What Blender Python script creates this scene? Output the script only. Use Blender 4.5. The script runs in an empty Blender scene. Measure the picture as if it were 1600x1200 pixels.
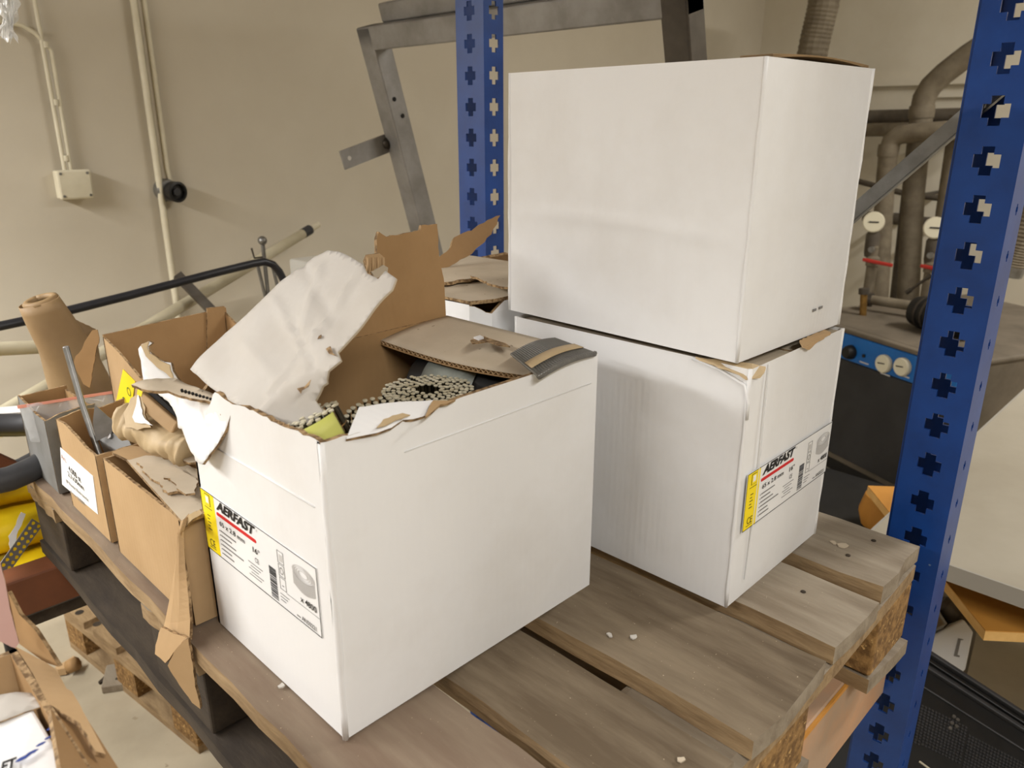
import bpy, bmesh, math, random
from mathutils import Vector as V, Matrix
random.seed(7)
scene = bpy.context.scene
COL = scene.collection

# ------------------------------------------------------------------ camera
# z = 0 is the top of the pallet while building; everything is lifted by LIFT at the end
LIFT = 0.90
F, AX, CZ = 1205.0, math.radians(44.5), 0.465
PITCH = math.atan(405 / F)
cam_d = bpy.data.cameras.new('camera'); cam = bpy.data.objects.new('camera', cam_d); COL.objects.link(cam)
cam_d.sensor_width = 36; cam_d.lens = F / 1600 * 36; cam_d.clip_start = 0.02
cam.location = (0, 0, CZ); cam.rotation_euler = (math.pi / 2 - PITCH, 0, AX - math.pi / 2)
cam_d.dof.use_dof = True; cam_d.dof.focus_distance = 0.85; cam_d.dof.aperture_fstop = 10
scene.camera = cam

# ------------------------------------------------------------------ world, lamps, exposure
w = bpy.data.worlds.new('world'); scene.world = w; w.use_nodes = True
w.node_tree.nodes['Background'].inputs[0].default_value = (1.0, 0.93, 0.82, 1)
w.node_tree.nodes['Background'].inputs[1].default_value = 0.05
vs = scene.view_settings
vs.view_transform = 'Standard'; vs.look = 'None'; vs.gamma = 1; vs.use_curve_mapping = False
vs.exposure = 0.0
LAMPS = [  # location, size x, size y, watts, colour
    ((-1.30, 1.20, 1.18), 1.5, 0.22, 56, (1.0, 0.985, 0.965), 80),
    ((-0.35, -1.25, 1.50), 1.5, 0.22, 48, (1.0, 0.98, 0.95), 20),
    ((-0.75, 2.0, 1.02), 0.9, 0.22, 46, (1.0, 0.985, 0.965), 80),  # added lamp: brightens the lower left of the back wall
    ((3.3, -0.7, 2.1), 1.5, 0.22, 95, (1.0, 0.96, 0.90), 0),  # extra unseen lamp that lifts the end wall
]
for i, (loc, sx, sy, wt, c, rz) in enumerate(LAMPS):
    ld = bpy.data.lights.new('lamp_light', 'AREA'); ld.shape = 'RECTANGLE'; ld.size = sx; ld.size_y = sy
    ld.energy = wt; ld.color = c
    lo = bpy.data.objects.new('lamp_light', ld); COL.objects.link(lo); lo.location = loc
    lo.rotation_euler = (0, 0, math.radians(rz))

# ------------------------------------------------------------------ pixel rays (1600 x 1200 frame) to points on real planes
cP, sP, cA, sA = math.cos(PITCH), math.sin(PITCH), math.cos(AX), math.sin(AX)
CAMP = V((0, 0, CZ))
def ray(x, y):
    u = (x - 800) / F; v = (600 - y) / F
    f, up = cP + sP * v, -sP + cP * v
    return V((u * sA + f * cA, -u * cA + f * sA, up))
def pX(x, y, X): r = ray(x, y); return CAMP + r * (X / r.x)
def pY(x, y, Y): r = ray(x, y); return CAMP + r * (Y / r.y)
def pZ(x, y, Z): r = ray(x, y); return CAMP + r * ((Z - CZ) / r.z)
def pP(x, y, p0, n): r = ray(x, y); n = V(n); return CAMP + r * ((V(p0) - CAMP).dot(n) / r.dot(n))

# ------------------------------------------------------------------ materials
def C(r, g, b): return tuple(((c / 255) / 12.92 if c <= 10 else ((c / 255 + .055) / 1.055) ** 2.4) for c in (r, g, b)) + (1,)
MATS = {}
def M(name, col, col2=None, rough=.6, scale=8, lo=.35, hi=.65, stretch=(1, 1, 1), bump=0, bscale=60, metal=0,
      speck=None, speck_t=.68, speck_s=220, wave=None, alpha=None, detail=6, spec=.4, trans=0):
    m = bpy.data.materials.new(name); m.use_nodes = True; MATS[name] = m
    nt = m.node_tree; N = nt.nodes; L = nt.links; b = N['Principled BSDF']
    b.inputs['Roughness'].default_value = rough; b.inputs['Metallic'].default_value = metal
    b.inputs['Specular IOR Level'].default_value = spec
    tc = N.new('ShaderNodeTexCoord'); mp = N.new('ShaderNodeMapping'); mp.inputs['Scale'].default_value = stretch
    L.new(tc.outputs['Object'], mp.inputs[0])
    out = None
    if col2:
        no = N.new('ShaderNodeTexNoise'); no.inputs['Scale'].default_value = scale; no.inputs['Detail'].default_value = detail
        no.inputs['Roughness'].default_value = .62
        L.new(mp.outputs[0], no.inputs['Vector'])
        mr = N.new('ShaderNodeMapRange'); mr.inputs[1].default_value = lo; mr.inputs[2].default_value = hi; mr.clamp = True
        L.new(no.outputs[0], mr.inputs[0])
        mx = N.new('ShaderNodeMix'); mx.data_type = 'RGBA'; L.new(mr.outputs[0], mx.inputs[0])
        mx.inputs[6].default_value = col; mx.inputs[7].default_value = col2; out = mx.outputs[2]
        if speck:
            n2 = N.new('ShaderNodeTexNoise'); n2.inputs['Scale'].default_value = speck_s; n2.inputs['Detail'].default_value = 2
            L.new(tc.outputs['Object'], n2.inputs['Vector'])
            m2 = N.new('ShaderNodeMapRange'); m2.inputs[1].default_value = speck_t; m2.inputs[2].default_value = speck_t + .04
            L.new(n2.outputs[0], m2.inputs[0])
            x2 = N.new('ShaderNodeMix'); x2.data_type = 'RGBA'; L.new(m2.outputs[0], x2.inputs[0])
            L.new(out, x2.inputs[6]); x2.inputs[7].default_value = speck; out = x2.outputs[2]
        L.new(out, b.inputs['Base Color'])
    else: b.inputs['Base Color'].default_value = col
    hgt = None
    if bump:
        nb = N.new('ShaderNodeTexNoise'); nb.inputs['Scale'].default_value = bscale; nb.inputs['Detail'].default_value = 5
        L.new(mp.outputs[0], nb.inputs['Vector']); hgt = nb.outputs[0]
    if wave:   # corrugation: bands running along z, varying along x + y (period in metres, strength)
        sx = N.new('ShaderNodeSeparateXYZ'); L.new(tc.outputs['Object'], sx.inputs[0])
        ad = N.new('ShaderNodeMath'); ad.operation = 'ADD'; L.new(sx.outputs[wave[2]], ad.inputs[0]); L.new(sx.outputs[wave[3]], ad.inputs[1])
        mu = N.new('ShaderNodeMath'); mu.operation = 'MULTIPLY'; mu.inputs[1].default_value = 2 * math.pi / wave[0]; L.new(ad.outputs[0], mu.inputs[0])
        si = N.new('ShaderNodeMath'); si.operation = 'SINE'; L.new(mu.outputs[0], si.inputs[0])
        am = N.new('ShaderNodeTexNoise'); am.inputs['Scale'].default_value = 14; L.new(tc.outputs['Object'], am.inputs['Vector'])
        sm = N.new('ShaderNodeMath'); sm.operation = 'MULTIPLY'; L.new(si.outputs[0], sm.inputs[0]); L.new(am.outputs[0], sm.inputs[1])
        ml = N.new('ShaderNodeMath'); ml.operation = 'MULTIPLY'; ml.inputs[1].default_value = wave[1]; L.new(sm.outputs[0], ml.inputs[0])
        if hgt:
            a2 = N.new('ShaderNodeMath'); a2.operation = 'ADD'; L.new(hgt, a2.inputs[0]); L.new(ml.outputs[0], a2.inputs[1]); hgt = a2.outputs[0]
        else: hgt = ml.outputs[0]
    if hgt:
        bp = N.new('ShaderNodeBump'); bp.inputs['Strength'].default_value = bump or .3; bp.inputs['Distance'].default_value = .002
        L.new(hgt, bp.inputs['Height']); L.new(bp.outputs[0], b.inputs['Normal'])
    if trans: b.inputs['Transmission Weight'].default_value = trans
    if alpha is not None: b.inputs['Alpha'].default_value = alpha
    return m
WHITE = M('white_liner', C(231, 231, 231), C(220, 218, 215), .55, 5, .45, .75, bump=.25, bscale=30, wave=(.0075, .11, 0, 1))
DUSTW = M('dusty_white_liner', C(198, 194, 188), C(186, 180, 171), .7, 6, bump=.45, bscale=22)
DUSTK = M('dusty_grey_liner', C(194, 180, 159), C(179, 165, 143), .75, 10, bump=.25, bscale=40, speck=C(120, 104, 84), speck_t=.72, speck_s=120)
KRAFT = M('kraft_board', C(182, 152, 113), C(171, 141, 102), .7, 9, bump=.2, bscale=50, wave=(.008, .25, 0, 1))
KRAFTD = M('kraft_inner_board', C(164, 130, 88), C(150, 117, 76), .75, 7, bump=.2, bscale=40, wave=(.008, .2, 0, 1))
KEDGE = M('kraft_cut_edge', C(168, 140, 102), C(104, 80, 52), .85, 160, .42, .58, bump=.5, bscale=300)
PAPER = M('kraft_paper', C(150, 124, 88), C(134, 108, 74), .6, 8, bump=.3, bscale=20)
WOOD = M('dusty_grey_wood', C(148, 137, 120), C(120, 107, 90), .8, 5, .38, .66, stretch=(7, .9, 7), bump=.5, bscale=18, speck=C(200, 188, 165), speck_t=.74, speck_s=420)
WOODD = M('worn_dark_wood', C(126, 112, 92), C(92, 78, 60), .8, 5, .36, .62, stretch=(6, .8, 6), bump=.5, bscale=18, speck=C(190, 175, 150), speck_t=.74, speck_s=420)
WOODR = M('reddish_grey_wood', C(132, 117, 99), C(110, 92, 76), .8, 4, stretch=(6, .9, 6), bump=.4, bscale=18, speck=C(196, 180, 150), speck_t=.74, speck_s=420)
WOODE = M('sawn_pale_wood', C(158, 134, 100), C(122, 99, 70), .85, 12, stretch=(5, 1, 5), bump=.6, bscale=40)
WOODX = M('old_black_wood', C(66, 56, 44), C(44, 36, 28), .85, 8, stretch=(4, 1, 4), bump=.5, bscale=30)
CHIP = M('pressed_chip_block', C(150, 116, 70), C(104, 76, 42), .9, 90, .4, .6, bump=1.0, bscale=120, speck=C(190, 155, 100), speck_t=.64, speck_s=130)
BLUE = M('blue_rack_paint', C(20, 66, 140), C(17, 56, 122), .38, 14, bump=.06, bscale=80, speck=C(120, 140, 165), speck_t=.78, speck_s=60)
ORANGE = M('dusty_orange_beam', C(190, 148, 114), C(172, 146, 122), .65, 12, .35, .6, bump=.15)
RUST = M('brown_orange_beam', C(116, 66, 38), C(98, 56, 32), .6, 10, bump=.1)
ZINC = M('galvanised_steel', C(150, 150, 148), C(118, 116, 112), .42, 16, metal=.85)
STEEL = M('raw_steel', C(150, 148, 146), C(124, 121, 117), .5, 9, metal=.4, bump=.08)
STEELD = M('dark_mill_steel', C(92, 86, 78), C(66, 60, 54), .5, 7, metal=.6)
NAILM = M('bright_nail_wire', C(226, 220, 198), C(186, 176, 146), .3, 60, metal=.15)
NAILD = M('grey_coated_nail', C(116, 114, 108), C(92, 90, 86), .4, 40, metal=.3)
DARK = M('dark_interior', C(20, 18, 16), None, .8)
BLACKP = M('black_plastic', C(30, 29, 28), C(22, 21, 20), .5, 20)
BLACKR = M('black_tube_plastic', C(38, 38, 42), C(30, 30, 34), .4, 10)
CREAM = M('cream_plastic', C(214, 207, 184), C(202, 194, 170), .45, 10)
PVC = M('old_pvc_pipe', C(190, 182, 158), C(168, 158, 132), .45, 6)
WALL = M('painted_wall', C(200, 192, 175), C(191, 182, 164), .75, 1.4, bump=.12, bscale=5)
WALL2 = M('painted_wall_end', C(212, 206, 190), C(202, 194, 176), .75, 2, bump=.15, bscale=6)
FLOORM = M('concrete_floor', C(182, 171, 149), C(160, 149, 128), .8, 2.2, bump=.2, bscale=12, speck=C(150, 138, 116), speck_t=.7, speck_s=40)
CEILM = M('ceiling_paint', C(205, 200, 190), None, .8)
TAPE = M('paper_tape', C(190, 168, 132), C(178, 155, 118), .6, 30)
YEL = M('yellow_print', C(248, 222, 20), None, .5)
YELT = M('yellow_tape', C(240, 214, 28), None, .4)
LIME = M('lime_label_paper', C(206, 208, 112), C(196, 198, 100), .55, 20)
PRINT = M('black_print', C(28, 26, 26), None, .6)
GREY = M('grey_print', C(128, 126, 124), None, .6)
LGREY = M('pale_grey_print', C(196, 194, 192), None, .6)
REDP = M('red_print', C(205, 32, 34), None, .5)
BLUEP = M('blue_print', C(50, 70, 140), None, .6)
GREENP = M('green_print', C(70, 110, 40), None, .6)
PAPERW = M('white_label_paper', C(240, 240, 238), C(230, 230, 232), .5, 10)
YELB = M('yellow_hose_plastic', C(246, 214, 30), C(232, 194, 18), .4, 12, bump=.1)
RUBBER = M('dark_rubber', C(64, 64, 66), C(48, 48, 50), .55, 10)
CLEAR = M('clear_film', C(225, 228, 230), None, .18, alpha=.30, spec=.8)
CLEARW = M('milky_film', C(235, 235, 232), None, .25, alpha=.5, spec=.8)
REDSTRIP = M('pink_red_strip', C(222, 150, 130), None, .5)
INSUL = M('dusty_pipe_insulation', C(126, 116, 98), C(104, 94, 78), .75, 14, bump=.2)
INSULD = M('dark_pipe_insulation', C(92, 84, 72), C(74, 66, 56), .75, 14, bump=.2)
DIAL = M('gauge_dial', C(226, 220, 196), None, .5)
COMPB = M('compressor_dark_panel', C(50, 50, 52), C(40, 40, 42), .5, 6)
COMPS = M('compressor_dusty_side', C(112, 102, 88), C(88, 80, 68), .7, 5, bump=.1)
COMPBL = M('compressor_blue_panel', C(30, 110, 190), C(26, 98, 172), .4, 10)
WTOP = M('white_laminate', C(168, 161, 146), C(156, 148, 132), .45, 3)
ALU = M('grey_edge_trim', C(160, 156, 148), None, .4)
MDF = M('orange_fibreboard', C(206, 146, 66), C(194, 134, 56), .6, 8)
MDFE = M('pale_board_edge', C(232, 190, 122), C(220, 174, 104), .7, 30)
WPL = M('white_appliance_plastic', C(226, 228, 230), None, .4)
PINK = M('pinkish_board', C(196, 158, 148), C(182, 142, 132), .6, 8)
REDV = M('red_valve_handle', C(190, 52, 44), None, .4)
BRASS = M('brass_fitting', C(150, 116, 62), C(120, 92, 50), .4, 30, metal=.7)
emi = bpy.data.materials.new('lit_tube'); emi.use_nodes = True
emi.node_tree.nodes['Principled BSDF'].inputs['Emission Color'].default_value = (1, .95, .87, 1)
emi.node_tree.nodes['Principled BSDF'].inputs['Emission Strength'].default_value = 2.0

# ------------------------------------------------------------------ mesh helpers
class MB:
    def __init__(s): s.v, s.f, s.m = [], [], []
    def add(s, vs_, fs, mi=0):
        o = len(s.v); s.v += [V(p) for p in vs_]
        for k, f in enumerate(fs):
            s.f.append([o + i for i in f]); s.m.append(mi[k] if isinstance(mi, (list, tuple)) else mi)
        return s
    def hexa(s, p, mi=0):   # 8 points: bottom 4 ccw, top 4 ccw
        return s.add(p, [(3, 2, 1, 0), (4, 5, 6, 7), (0, 1, 5, 4), (1, 2, 6, 5), (2, 3, 7, 6), (3, 0, 4, 7)], mi)
    def box(s, x0, x1, y0, y1, z0, z1, mi=0):
        return s.hexa([(x0, y0, z0), (x1, y0, z0), (x1, y1, z0), (x0, y1, z0), (x0, y0, z1), (x1, y0, z1), (x1, y1, z1), (x0, y1, z1)], mi)
    def bar(s, a, b, up, w, h, mi=0):   # square bar from a to b, w across, h along up
        a, b, up = V(a), V(b), V(up); d = (b - a).normalized(); sd = d.cross(up).normalized(); u = sd.cross(d).normalized()
        q = []
        for p in (a, b):
            q.append([p + sd * (i * w / 2) + u * (j * h / 2) for i, j in ((-1, -1), (1, -1), (1, 1), (-1, 1))])
        return s.add(q[0] + q[1], [(0, 1, 2, 3), (7, 6, 5, 4), (4, 5, 1, 0), (5, 6, 2, 1), (6, 7, 3, 2), (7, 4, 0, 3)], mi)
    def prism(s, pts, off, mt=0, mb=None, ms=None):   # outline + offset vector: pts side = mt, offset side = mb, rim = ms
        n = len(pts); pts = [V(p) for p in pts]; off = V(off)
        nn = V((0, 0, 0))
        for i in range(n): nn += pts[i].cross(pts[(i + 1) % n])
        if nn.dot(off) > 0: pts = pts[::-1]
        q = [p + off for p in pts]
        mb = mt if mb is None else mb; ms = mt if ms is None else ms
        s.add(pts + q, [tuple(range(n)), tuple(range(2 * n - 1, n - 1, -1))] + [(i, i + n, (i + 1) % n + n, (i + 1) % n) for i in range(n)], [mt, mb] + [ms] * n)
        return s
    def tube(s, path, r, n=10, mi=0, cap=True):
        path = [V(p) for p in path]; k = len(path); rs = r if isinstance(r, (list, tuple)) else [r] * k
        vs_, fs = [], []; prev = None
        for i, p in enumerate(path):
            d = (path[min(i + 1, k - 1)] - path[max(i - 1, 0)]).normalized()
            if prev is None: a = d.orthogonal().normalized()
            else: a = (prev - d * prev.dot(d)).normalized()
            prev = a; b = d.cross(a)
            vs_ += [p + (a * math.cos(t) + b * math.sin(t)) * rs[i] for t in [2 * math.pi * j / n for j in range(n)]]
        for i in range(k - 1):
            for j in range(n): fs.append((i * n + j, i * n + (j + 1) % n, (i + 1) * n + (j + 1) % n, (i + 1) * n + j))
        if cap: fs += [tuple(range(n - 1, -1, -1)), tuple(range((k - 1) * n, k * n))]
        return s.add(vs_, fs, mi)
    def lathe(s, prof, c, axis, n=20, mi=0):   # prof: (radius, height along axis)
        c, ax = V(c), V(axis).normalized(); a = ax.orthogonal().normalized(); b = ax.cross(a)
        vs_, fs = [], []
        for r, h in prof: vs_ += [c + ax * h + (a * math.cos(t) + b * math.sin(t)) * max(r, 1e-5) for t in [2 * math.pi * j / n for j in range(n)]]
        for i in range(len(prof) - 1):
            for j in range(n): fs.append((i * n + j, i * n + (j + 1) % n, (i + 1) * n + (j + 1) % n, (i + 1) * n + j))
        fs += [tuple(range(n - 1, -1, -1)), tuple(range((len(prof) - 1) * n, len(prof) * n))]
        return s.add(vs_, fs, mi)
    def patch(s, fn, nu, nv, th, mo=0, mi_=1, me=2):   # curved sheet: fn(u,v) outer side, thickness th to the back
        g = [[V(fn(i / nu, j / nv)) for j in range(nv + 1)] for i in range(nu + 1)]
        nr = [[None] * (nv + 1) for _ in range(nu + 1)]
        for i in range(nu + 1):
            for j in range(nv + 1):
                du = g[min(i + 1, nu)][j] - g[max(i - 1, 0)][j]; dv = g[i][min(j + 1, nv)] - g[i][max(j - 1, 0)]
                nr[i][j] = du.cross(dv).normalized()
        vs_ = [g[i][j] for i in range(nu + 1) for j in range(nv + 1)]
        o = len(vs_); vs_ += [g[i][j] - nr[i][j] * th for i in range(nu + 1) for j in range(nv + 1)]
        ix = lambda i, j: i * (nv + 1) + j
        fs, ms = [], []
        for i in range(nu):
            for j in range(nv):
                q = (ix(i, j), ix(i + 1, j), ix(i + 1, j + 1), ix(i, j + 1))
                fs.append(q); ms.append(mo); fs.append(tuple(o + k for k in q[::-1])); ms.append(mi_)
        rim = [ix(i, 0) for i in range(nu + 1)] + [ix(nu, j) for j in range(1, nv + 1)] + [ix(i, nv) for i in range(nu - 1, -1, -1)] + [ix(0, j) for j in range(nv - 1, 0, -1)]
        for k in range(len(rim)):
            a, b = rim[k], rim[(k + 1) % len(rim)]
            fs.append((b, a, o + a, o + b)); ms.append(me)
        return s.add(vs_, fs, ms)
    def build(s, name, mats, parent=None, smooth=False, bevel=0, local=False, merge=False):
        me = bpy.data.meshes.new(name)
        off = V((0, 0, 0))
        if parent and not local:
            p = parent
            while p: off += p.location; p = p.parent
        me.from_pydata([tuple(p - off) for p in s.v], [], s.f)
        for m in (mats if isinstance(mats, (list, tuple)) else [mats]): me.materials.append(m)
        me.polygons.foreach_set('material_index', s.m)
        if merge:
            bm = bmesh.new(); bm.from_mesh(me); bmesh.ops.remove_doubles(bm, verts=bm.verts, dist=1e-5)
            bmesh.ops.recalc_face_normals(bm, faces=bm.faces); bm.to_mesh(me); bm.free()
        if smooth: me.polygons.foreach_set('use_smooth', [True] * len(me.polygons))
        me.update()
        o = bpy.data.objects.new(name, me); COL.objects.link(o); o.parent = parent
        if smooth == 'auto':
            try: me.set_sharp_from_angle(angle=math.radians(35))
            except Exception: pass
        if bevel:
            b = o.modifiers.new('bevel', 'BEVEL'); b.width = bevel; b.segments = 2; b.limit_method = 'ANGLE'
        return o
def tag(o, label, cat, group=None):
    o['label'] = label; o['category'] = cat
    if group: o['group'] = group
    return o
def thing(name, label, cat, loc=(0, 0, 0), rz=0, group=None):
    o = bpy.data.objects.new(name, None); COL.objects.link(o); o.location = loc; o.rotation_euler = (0, 0, rz)
    o.empty_display_size = .05
    return tag(o, label, cat, group)
def struct(o): o['kind'] = 'structure'; return o
def jag(pts, amp, step=.006, edges=None):   # roughen the outline of a torn sheet
    n = len(pts); out = []
    c = sum((V(p) for p in pts), V()) / n; nn = V()
    for i in range(n): nn += (V(pts[i]) - c).cross(V(pts[(i + 1) % n]) - c)
    nn.normalize()
    for i in range(n):
        a, b = V(pts[i]), V(pts[(i + 1) % n]); out.append(a)
        if edges is not None and i not in edges: continue
        k = int((b - a).length / step); d = (b - a).normalized(); sd = d.cross(nn)
        for j in range(1, k): out.append(a.lerp(b, j / k + random.uniform(-.2, .2) / k) + sd * random.uniform(-amp, amp))
    return out
def text(body, parent, mat, org, ud, vd, width=None, height=None, shear=0, bold=0, name='lettering', loff=None):
    cu = bpy.data.curves.new('t', 'FONT'); cu.body = body; cu.size = 1; cu.shear = shear; cu.offset = bold
    cu.resolution_u = 3
    to = bpy.data.objects.new('t', cu); me = bpy.data.meshes.new_from_object(to)
    bpy.data.objects.remove(to); bpy.data.curves.remove(cu)
    xs = [v.co.x for v in me.vertices]; ys = [v.co.y for v in me.vertices]
    x0, x1, y0, y1 = min(xs), max(xs), min(ys), max(ys)
    sx = width / (x1 - x0) if width else None; sy = height / (y1 - y0) if height else None
    sx = sx or sy; sy = sy or sx
    org, ud, vd = V(org), V(ud), V(vd); off = V((0, 0, 0))
    if loff is None:
        p = parent
        while p: off += p.location; p = p.parent
    for v in me.vertices: v.co = org + ud * ((v.co.x - x0) * sx) + vd * ((v.co.y - y0) * sy) - off
    me.materials.clear(); me.materials.append(mat); me.name = name
    o = bpy.data.objects.new(name, me); COL.objects.link(o); o.parent = parent
    return o

# ================================================================== SETTING
FZ = -LIFT; XW, YW, CEIL = 4.9, 2.6, 2.3
struct(MB().box(-3.6, XW + .12, -3.2, YW + .12, FZ - .1, FZ).build('floor', FLOORM))
struct(MB().box(-3.6, XW + .12, -3.2, YW + .12, CEIL, CEIL + .1).build('ceiling', CEILM))
struct(MB().box(-3.6, XW + .12, YW, YW + .12, FZ, CEIL).build('wall_back', WALL))
struct(MB().box(XW, XW + .12, -3.2, YW, FZ, CEIL).build('wall_right', WALL2))
struct(MB().box(-3.72, -3.6, -3.2, YW + .12, FZ, CEIL).build('wall_left', WALL))
struct(MB().box(-3.6, XW + .12, -3.32, -3.2, FZ, CEIL).build('wall_front', WALL))
# ledges on the end wall
zl = pX(1420, 125, XW).z
struct(MB().box(XW - .03, XW, -.6, YW, zl - .03, zl + .008).build('trim_1', WALL2))
zl2 = pX(1480, 143, XW).z
struct(MB().box(XW - .02, XW, -.6, pX(1465, 140, XW).y, zl2 - .03, zl2).build('trim_2', WALL2))

# unseen lamps hung from the ceiling; the back and end wall ones are added
for i, (loc, sx, sy, wt, c, rz) in enumerate(LAMPS):
    t = thing('unseen_lamp', ['white fluorescent ceiling lamp to the left of the racking', 'white fluorescent ceiling lamp over the aisle behind the camera', 'added short fluorescent lamp brightening the lower back wall', 'added fluorescent lamp brightening the end wall'][i], 'lamp', (loc[0], loc[1], loc[2] + .02), math.radians(rz), 'fluorescent ceiling lamps')
    MB().box(-sx / 2 - .03, sx / 2 + .03, -sy / 2 - .02, sy / 2 + .02, .02, .07).build('housing', CREAM, t, local=True, bevel=.01)
    for k in (-1, 1):
        MB().tube([(-sx / 2, k * .06, .005), (sx / 2, k * .06, .005)], .013, 10).build('tube', emi, t, local=True, smooth=True)
        MB().box(k * (sx / 2 + .02) - .006, k * (sx / 2 + .02) + .006, -.09, .09, -.012, .02).build('tube_holder', CREAM, t, local=True)
        MB().tube([(k * sx / 3, 0, .07), (k * sx / 3, 0, CEIL - loc[2] - .02)], .006, 8).build('hanger', ZINC, t, local=True)

# ------------------------------------------------------------------ wall conduits, junction box, socket
def wp(x, y, d=.02): return pY(x, y, YW - d)
def conduit(label, pts, r, mat, clips=()):
    t = thing('wall_conduit', label, 'conduit', (pts[-1][0], YW, pts[-1][2]))
    MB().tube(pts, r, 12).build('pipe', mat, t, smooth='auto')
    for p in clips: MB().lathe([(r * 1.0, -.008), (r * 1.45, -.008), (r * 1.45, .008), (r, .008)], p, (0, 0, 1), 14).build('clip', CREAM, t, smooth='auto')
    return t
a = wp(110, 276); x1 = a.x
top = .95 + .6
conduit('thin cream conduit running down to the junction box', [(x1 - .012, YW - .02, top), (x1 - .012, YW - .02, a.z)], .006, CREAM, [(x1 - .004, YW - .02, wp(70, 70).z), (x1 - .004, YW - .02, wp(86, 160).z), (x1 - .004, YW - .02, wp(105, 247).z)])
b0 = wp(64, 60); l0 = wp(0, 44)
conduit('cream conduit bending in from the left to the junction box', [(l0.x - .6, YW - .02, b0.z + .035), (b0.x - .07, YW - .02, b0.z + .035), (b0.x - .04, YW - .02, b0.z + .03), (b0.x - .012, YW - .02, b0.z + .012), (x1 + .008, YW - .02, b0.z - .03), (x1 + .004, YW - .02, a.z)], .006, CREAM)
s0, s1 = wp(172, 0), wp(258, 470)
xc = (s0.x + s1.x) / 2
conduit('wide cream pipe running down the wall behind the roll', [(xc + .05, YW - .022, top), (xc + .05, YW - .022, FZ + .2)], .010, CREAM)
MB().box(xc + .066, xc + .080, YW - .012, YW, FZ, top).build('trim_3', WALL); struct(bpy.data.objects['trim_3'])
e0 = wp(266, 290)
conduit('thin cream conduit running down to the black socket', [(e0.x, YW - .014, top), (e0.x, YW - .014, e0.z + .05), (e0.x + .006, YW - .014, e0.z)], .0075, CREAM)
c = wp(116, 288, .03)
t = thing('junction_box', 'square cream junction box on the wall', 'junction box', (c.x, YW, c.z - .045))
MB().box(c.x - .045, c.x + .045, YW - .03, YW, c.z - .04, c.z + .04).build('back_box', CREAM, t, bevel=.004)
MB().box(c.x - .047, c.x + .047, YW - .045, YW - .03, c.z - .042, c.z + .042).build('lid', CREAM, t, bevel=.006)
for i in (-1, 1):
    for j in (-1, 1): MB().lathe([(.004, 0), (.004, .002)], (c.x + i * .036, YW - .045, c.z + j * .032), (0, -1, 0), 8).build('screw', ZINC, t)
c = wp(268, 299, .03)
t = thing('wall_socket', 'round black socket at the end of a wall conduit', 'socket', (c.x, YW, c.z - .04))
MB().lathe([(.036, 0), (.036, .02), (.03, .03)], (c.x - .01, YW, c.z + .004), (0, -1, 0), 20).build('base', ZINC, t, smooth='auto')
MB().lathe([(.031, .0), (.033, .03), (.026, .032), (.022, .02)], (c.x + .004, YW - .028, c.z), (.2, -1, -.05), 22).build('rim', BLACKP, t, smooth='auto')
MB().lathe([(.012, 0), (.012, .012)], (c.x + .004, YW - .05, c.z), (.2, -1, -.05), 12).build('plug_core', RUBBER, t, smooth='auto')

# ================================================================== RACK
UX = .953
def upright(label, y0, depth, width, z0, z1, phase, webhole=(.0112, .0140), solid=True, lip=.004):
    t = thing('rack_upright', label, 'rack upright', (UX, y0, z0), 0, 'blue rack uprights')
    th = .003; pit = .05
    def perforated(mb, org, ud, nd, w, hw, hh):
        org, ud, nd = V(org), V(ud), V(nd)
        def slab(u0, u1, za, zb):
            if zb - za < 1e-5: return
            p = [org + ud * u + V((0, 0, zz - org.z)) + nd * d for zz in (za, zb) for u, d in ((u0, 0), (u1, 0), (u1, th), (u0, th))]
            mb.hexa(p)
        k = math.floor((z0 - phase) / pit); cu = w / 2; n1 = hw * .46; n2 = hh * .46
        zc = phase + k * pit
        while zc < z1 + pit:
            a, b = max(z0, zc - pit / 2), min(z1, zc + pit / 2)
            if b > a:
                cl = lambda q: min(max(q, a), b)
                slab(0, cu - hw, a, b); slab(cu + hw, w, a, b)
                slab(cu - hw, cu + hw, cl(zc + hh), b); slab(cu - hw, cu + hw, a, cl(zc - hh))
                for su in (-1, 1):
                    ua, ub = sorted((cu + su * n1, cu + su * hw))
                    slab(ua, ub, cl(zc + n2), cl(zc + hh)); slab(ua, ub, cl(zc - hh), cl(zc - n2))
            zc += pit
    m1 = MB(); perforated(m1, (UX, y0, z0), (0, 1, 0), (1, 0, 0), depth, .0130, .0148)
    m1.build('side_flange', BLUE, t)
    m1 = MB()
    if solid: m1.box(UX + th, UX + width, y0 + depth - th, y0 + depth, z0, z1)
    else: perforated(m1, (UX + width - th, y0, z0), (0, 1, 0), (1, 0, 0), depth, .0130, .0148)
    m1.build('side_flange', BLUE, t)
    m1 = MB(); perforated(m1, (UX + th, y0 - .0, z0), (1, 0, 0), (0, 1, 0), width - 2 * th, *webhole)
    m1.build('front_web', BLUE, t)
    for xx in (UX + .0035, UX + width - .0035):
        MB().tube([(xx, y0 + .0035, z0), (xx, y0 + .0035, z1)], .0035, 10).build('rounded_corner', BLUE, t, smooth=True)
    for xx in (UX + .002, UX + width - .002 - lip):
        if not solid: MB().box(xx, xx + lip, y0 + depth, y0 + depth + .003, z0, z1).build('return_lip', BLUE, t)
    MB().box(UX - .02, UX + width + .02, y0 - .02, y0 + depth + .02, FZ, FZ + .006).build('foot_plate', ZINC, t)
    return t
ph = pX(1466, 601, UX).z
upright('blue perforated steel upright at the right, beside the pallet end', .205, .062, .055, FZ + .006, 1.5, ph, (.004, .006), False, .01)
upright('blue perforated steel upright at the back, behind the top box', 1.002, .068, .048, FZ + .006, 1.5, pX(728, 215, UX).z)
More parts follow.
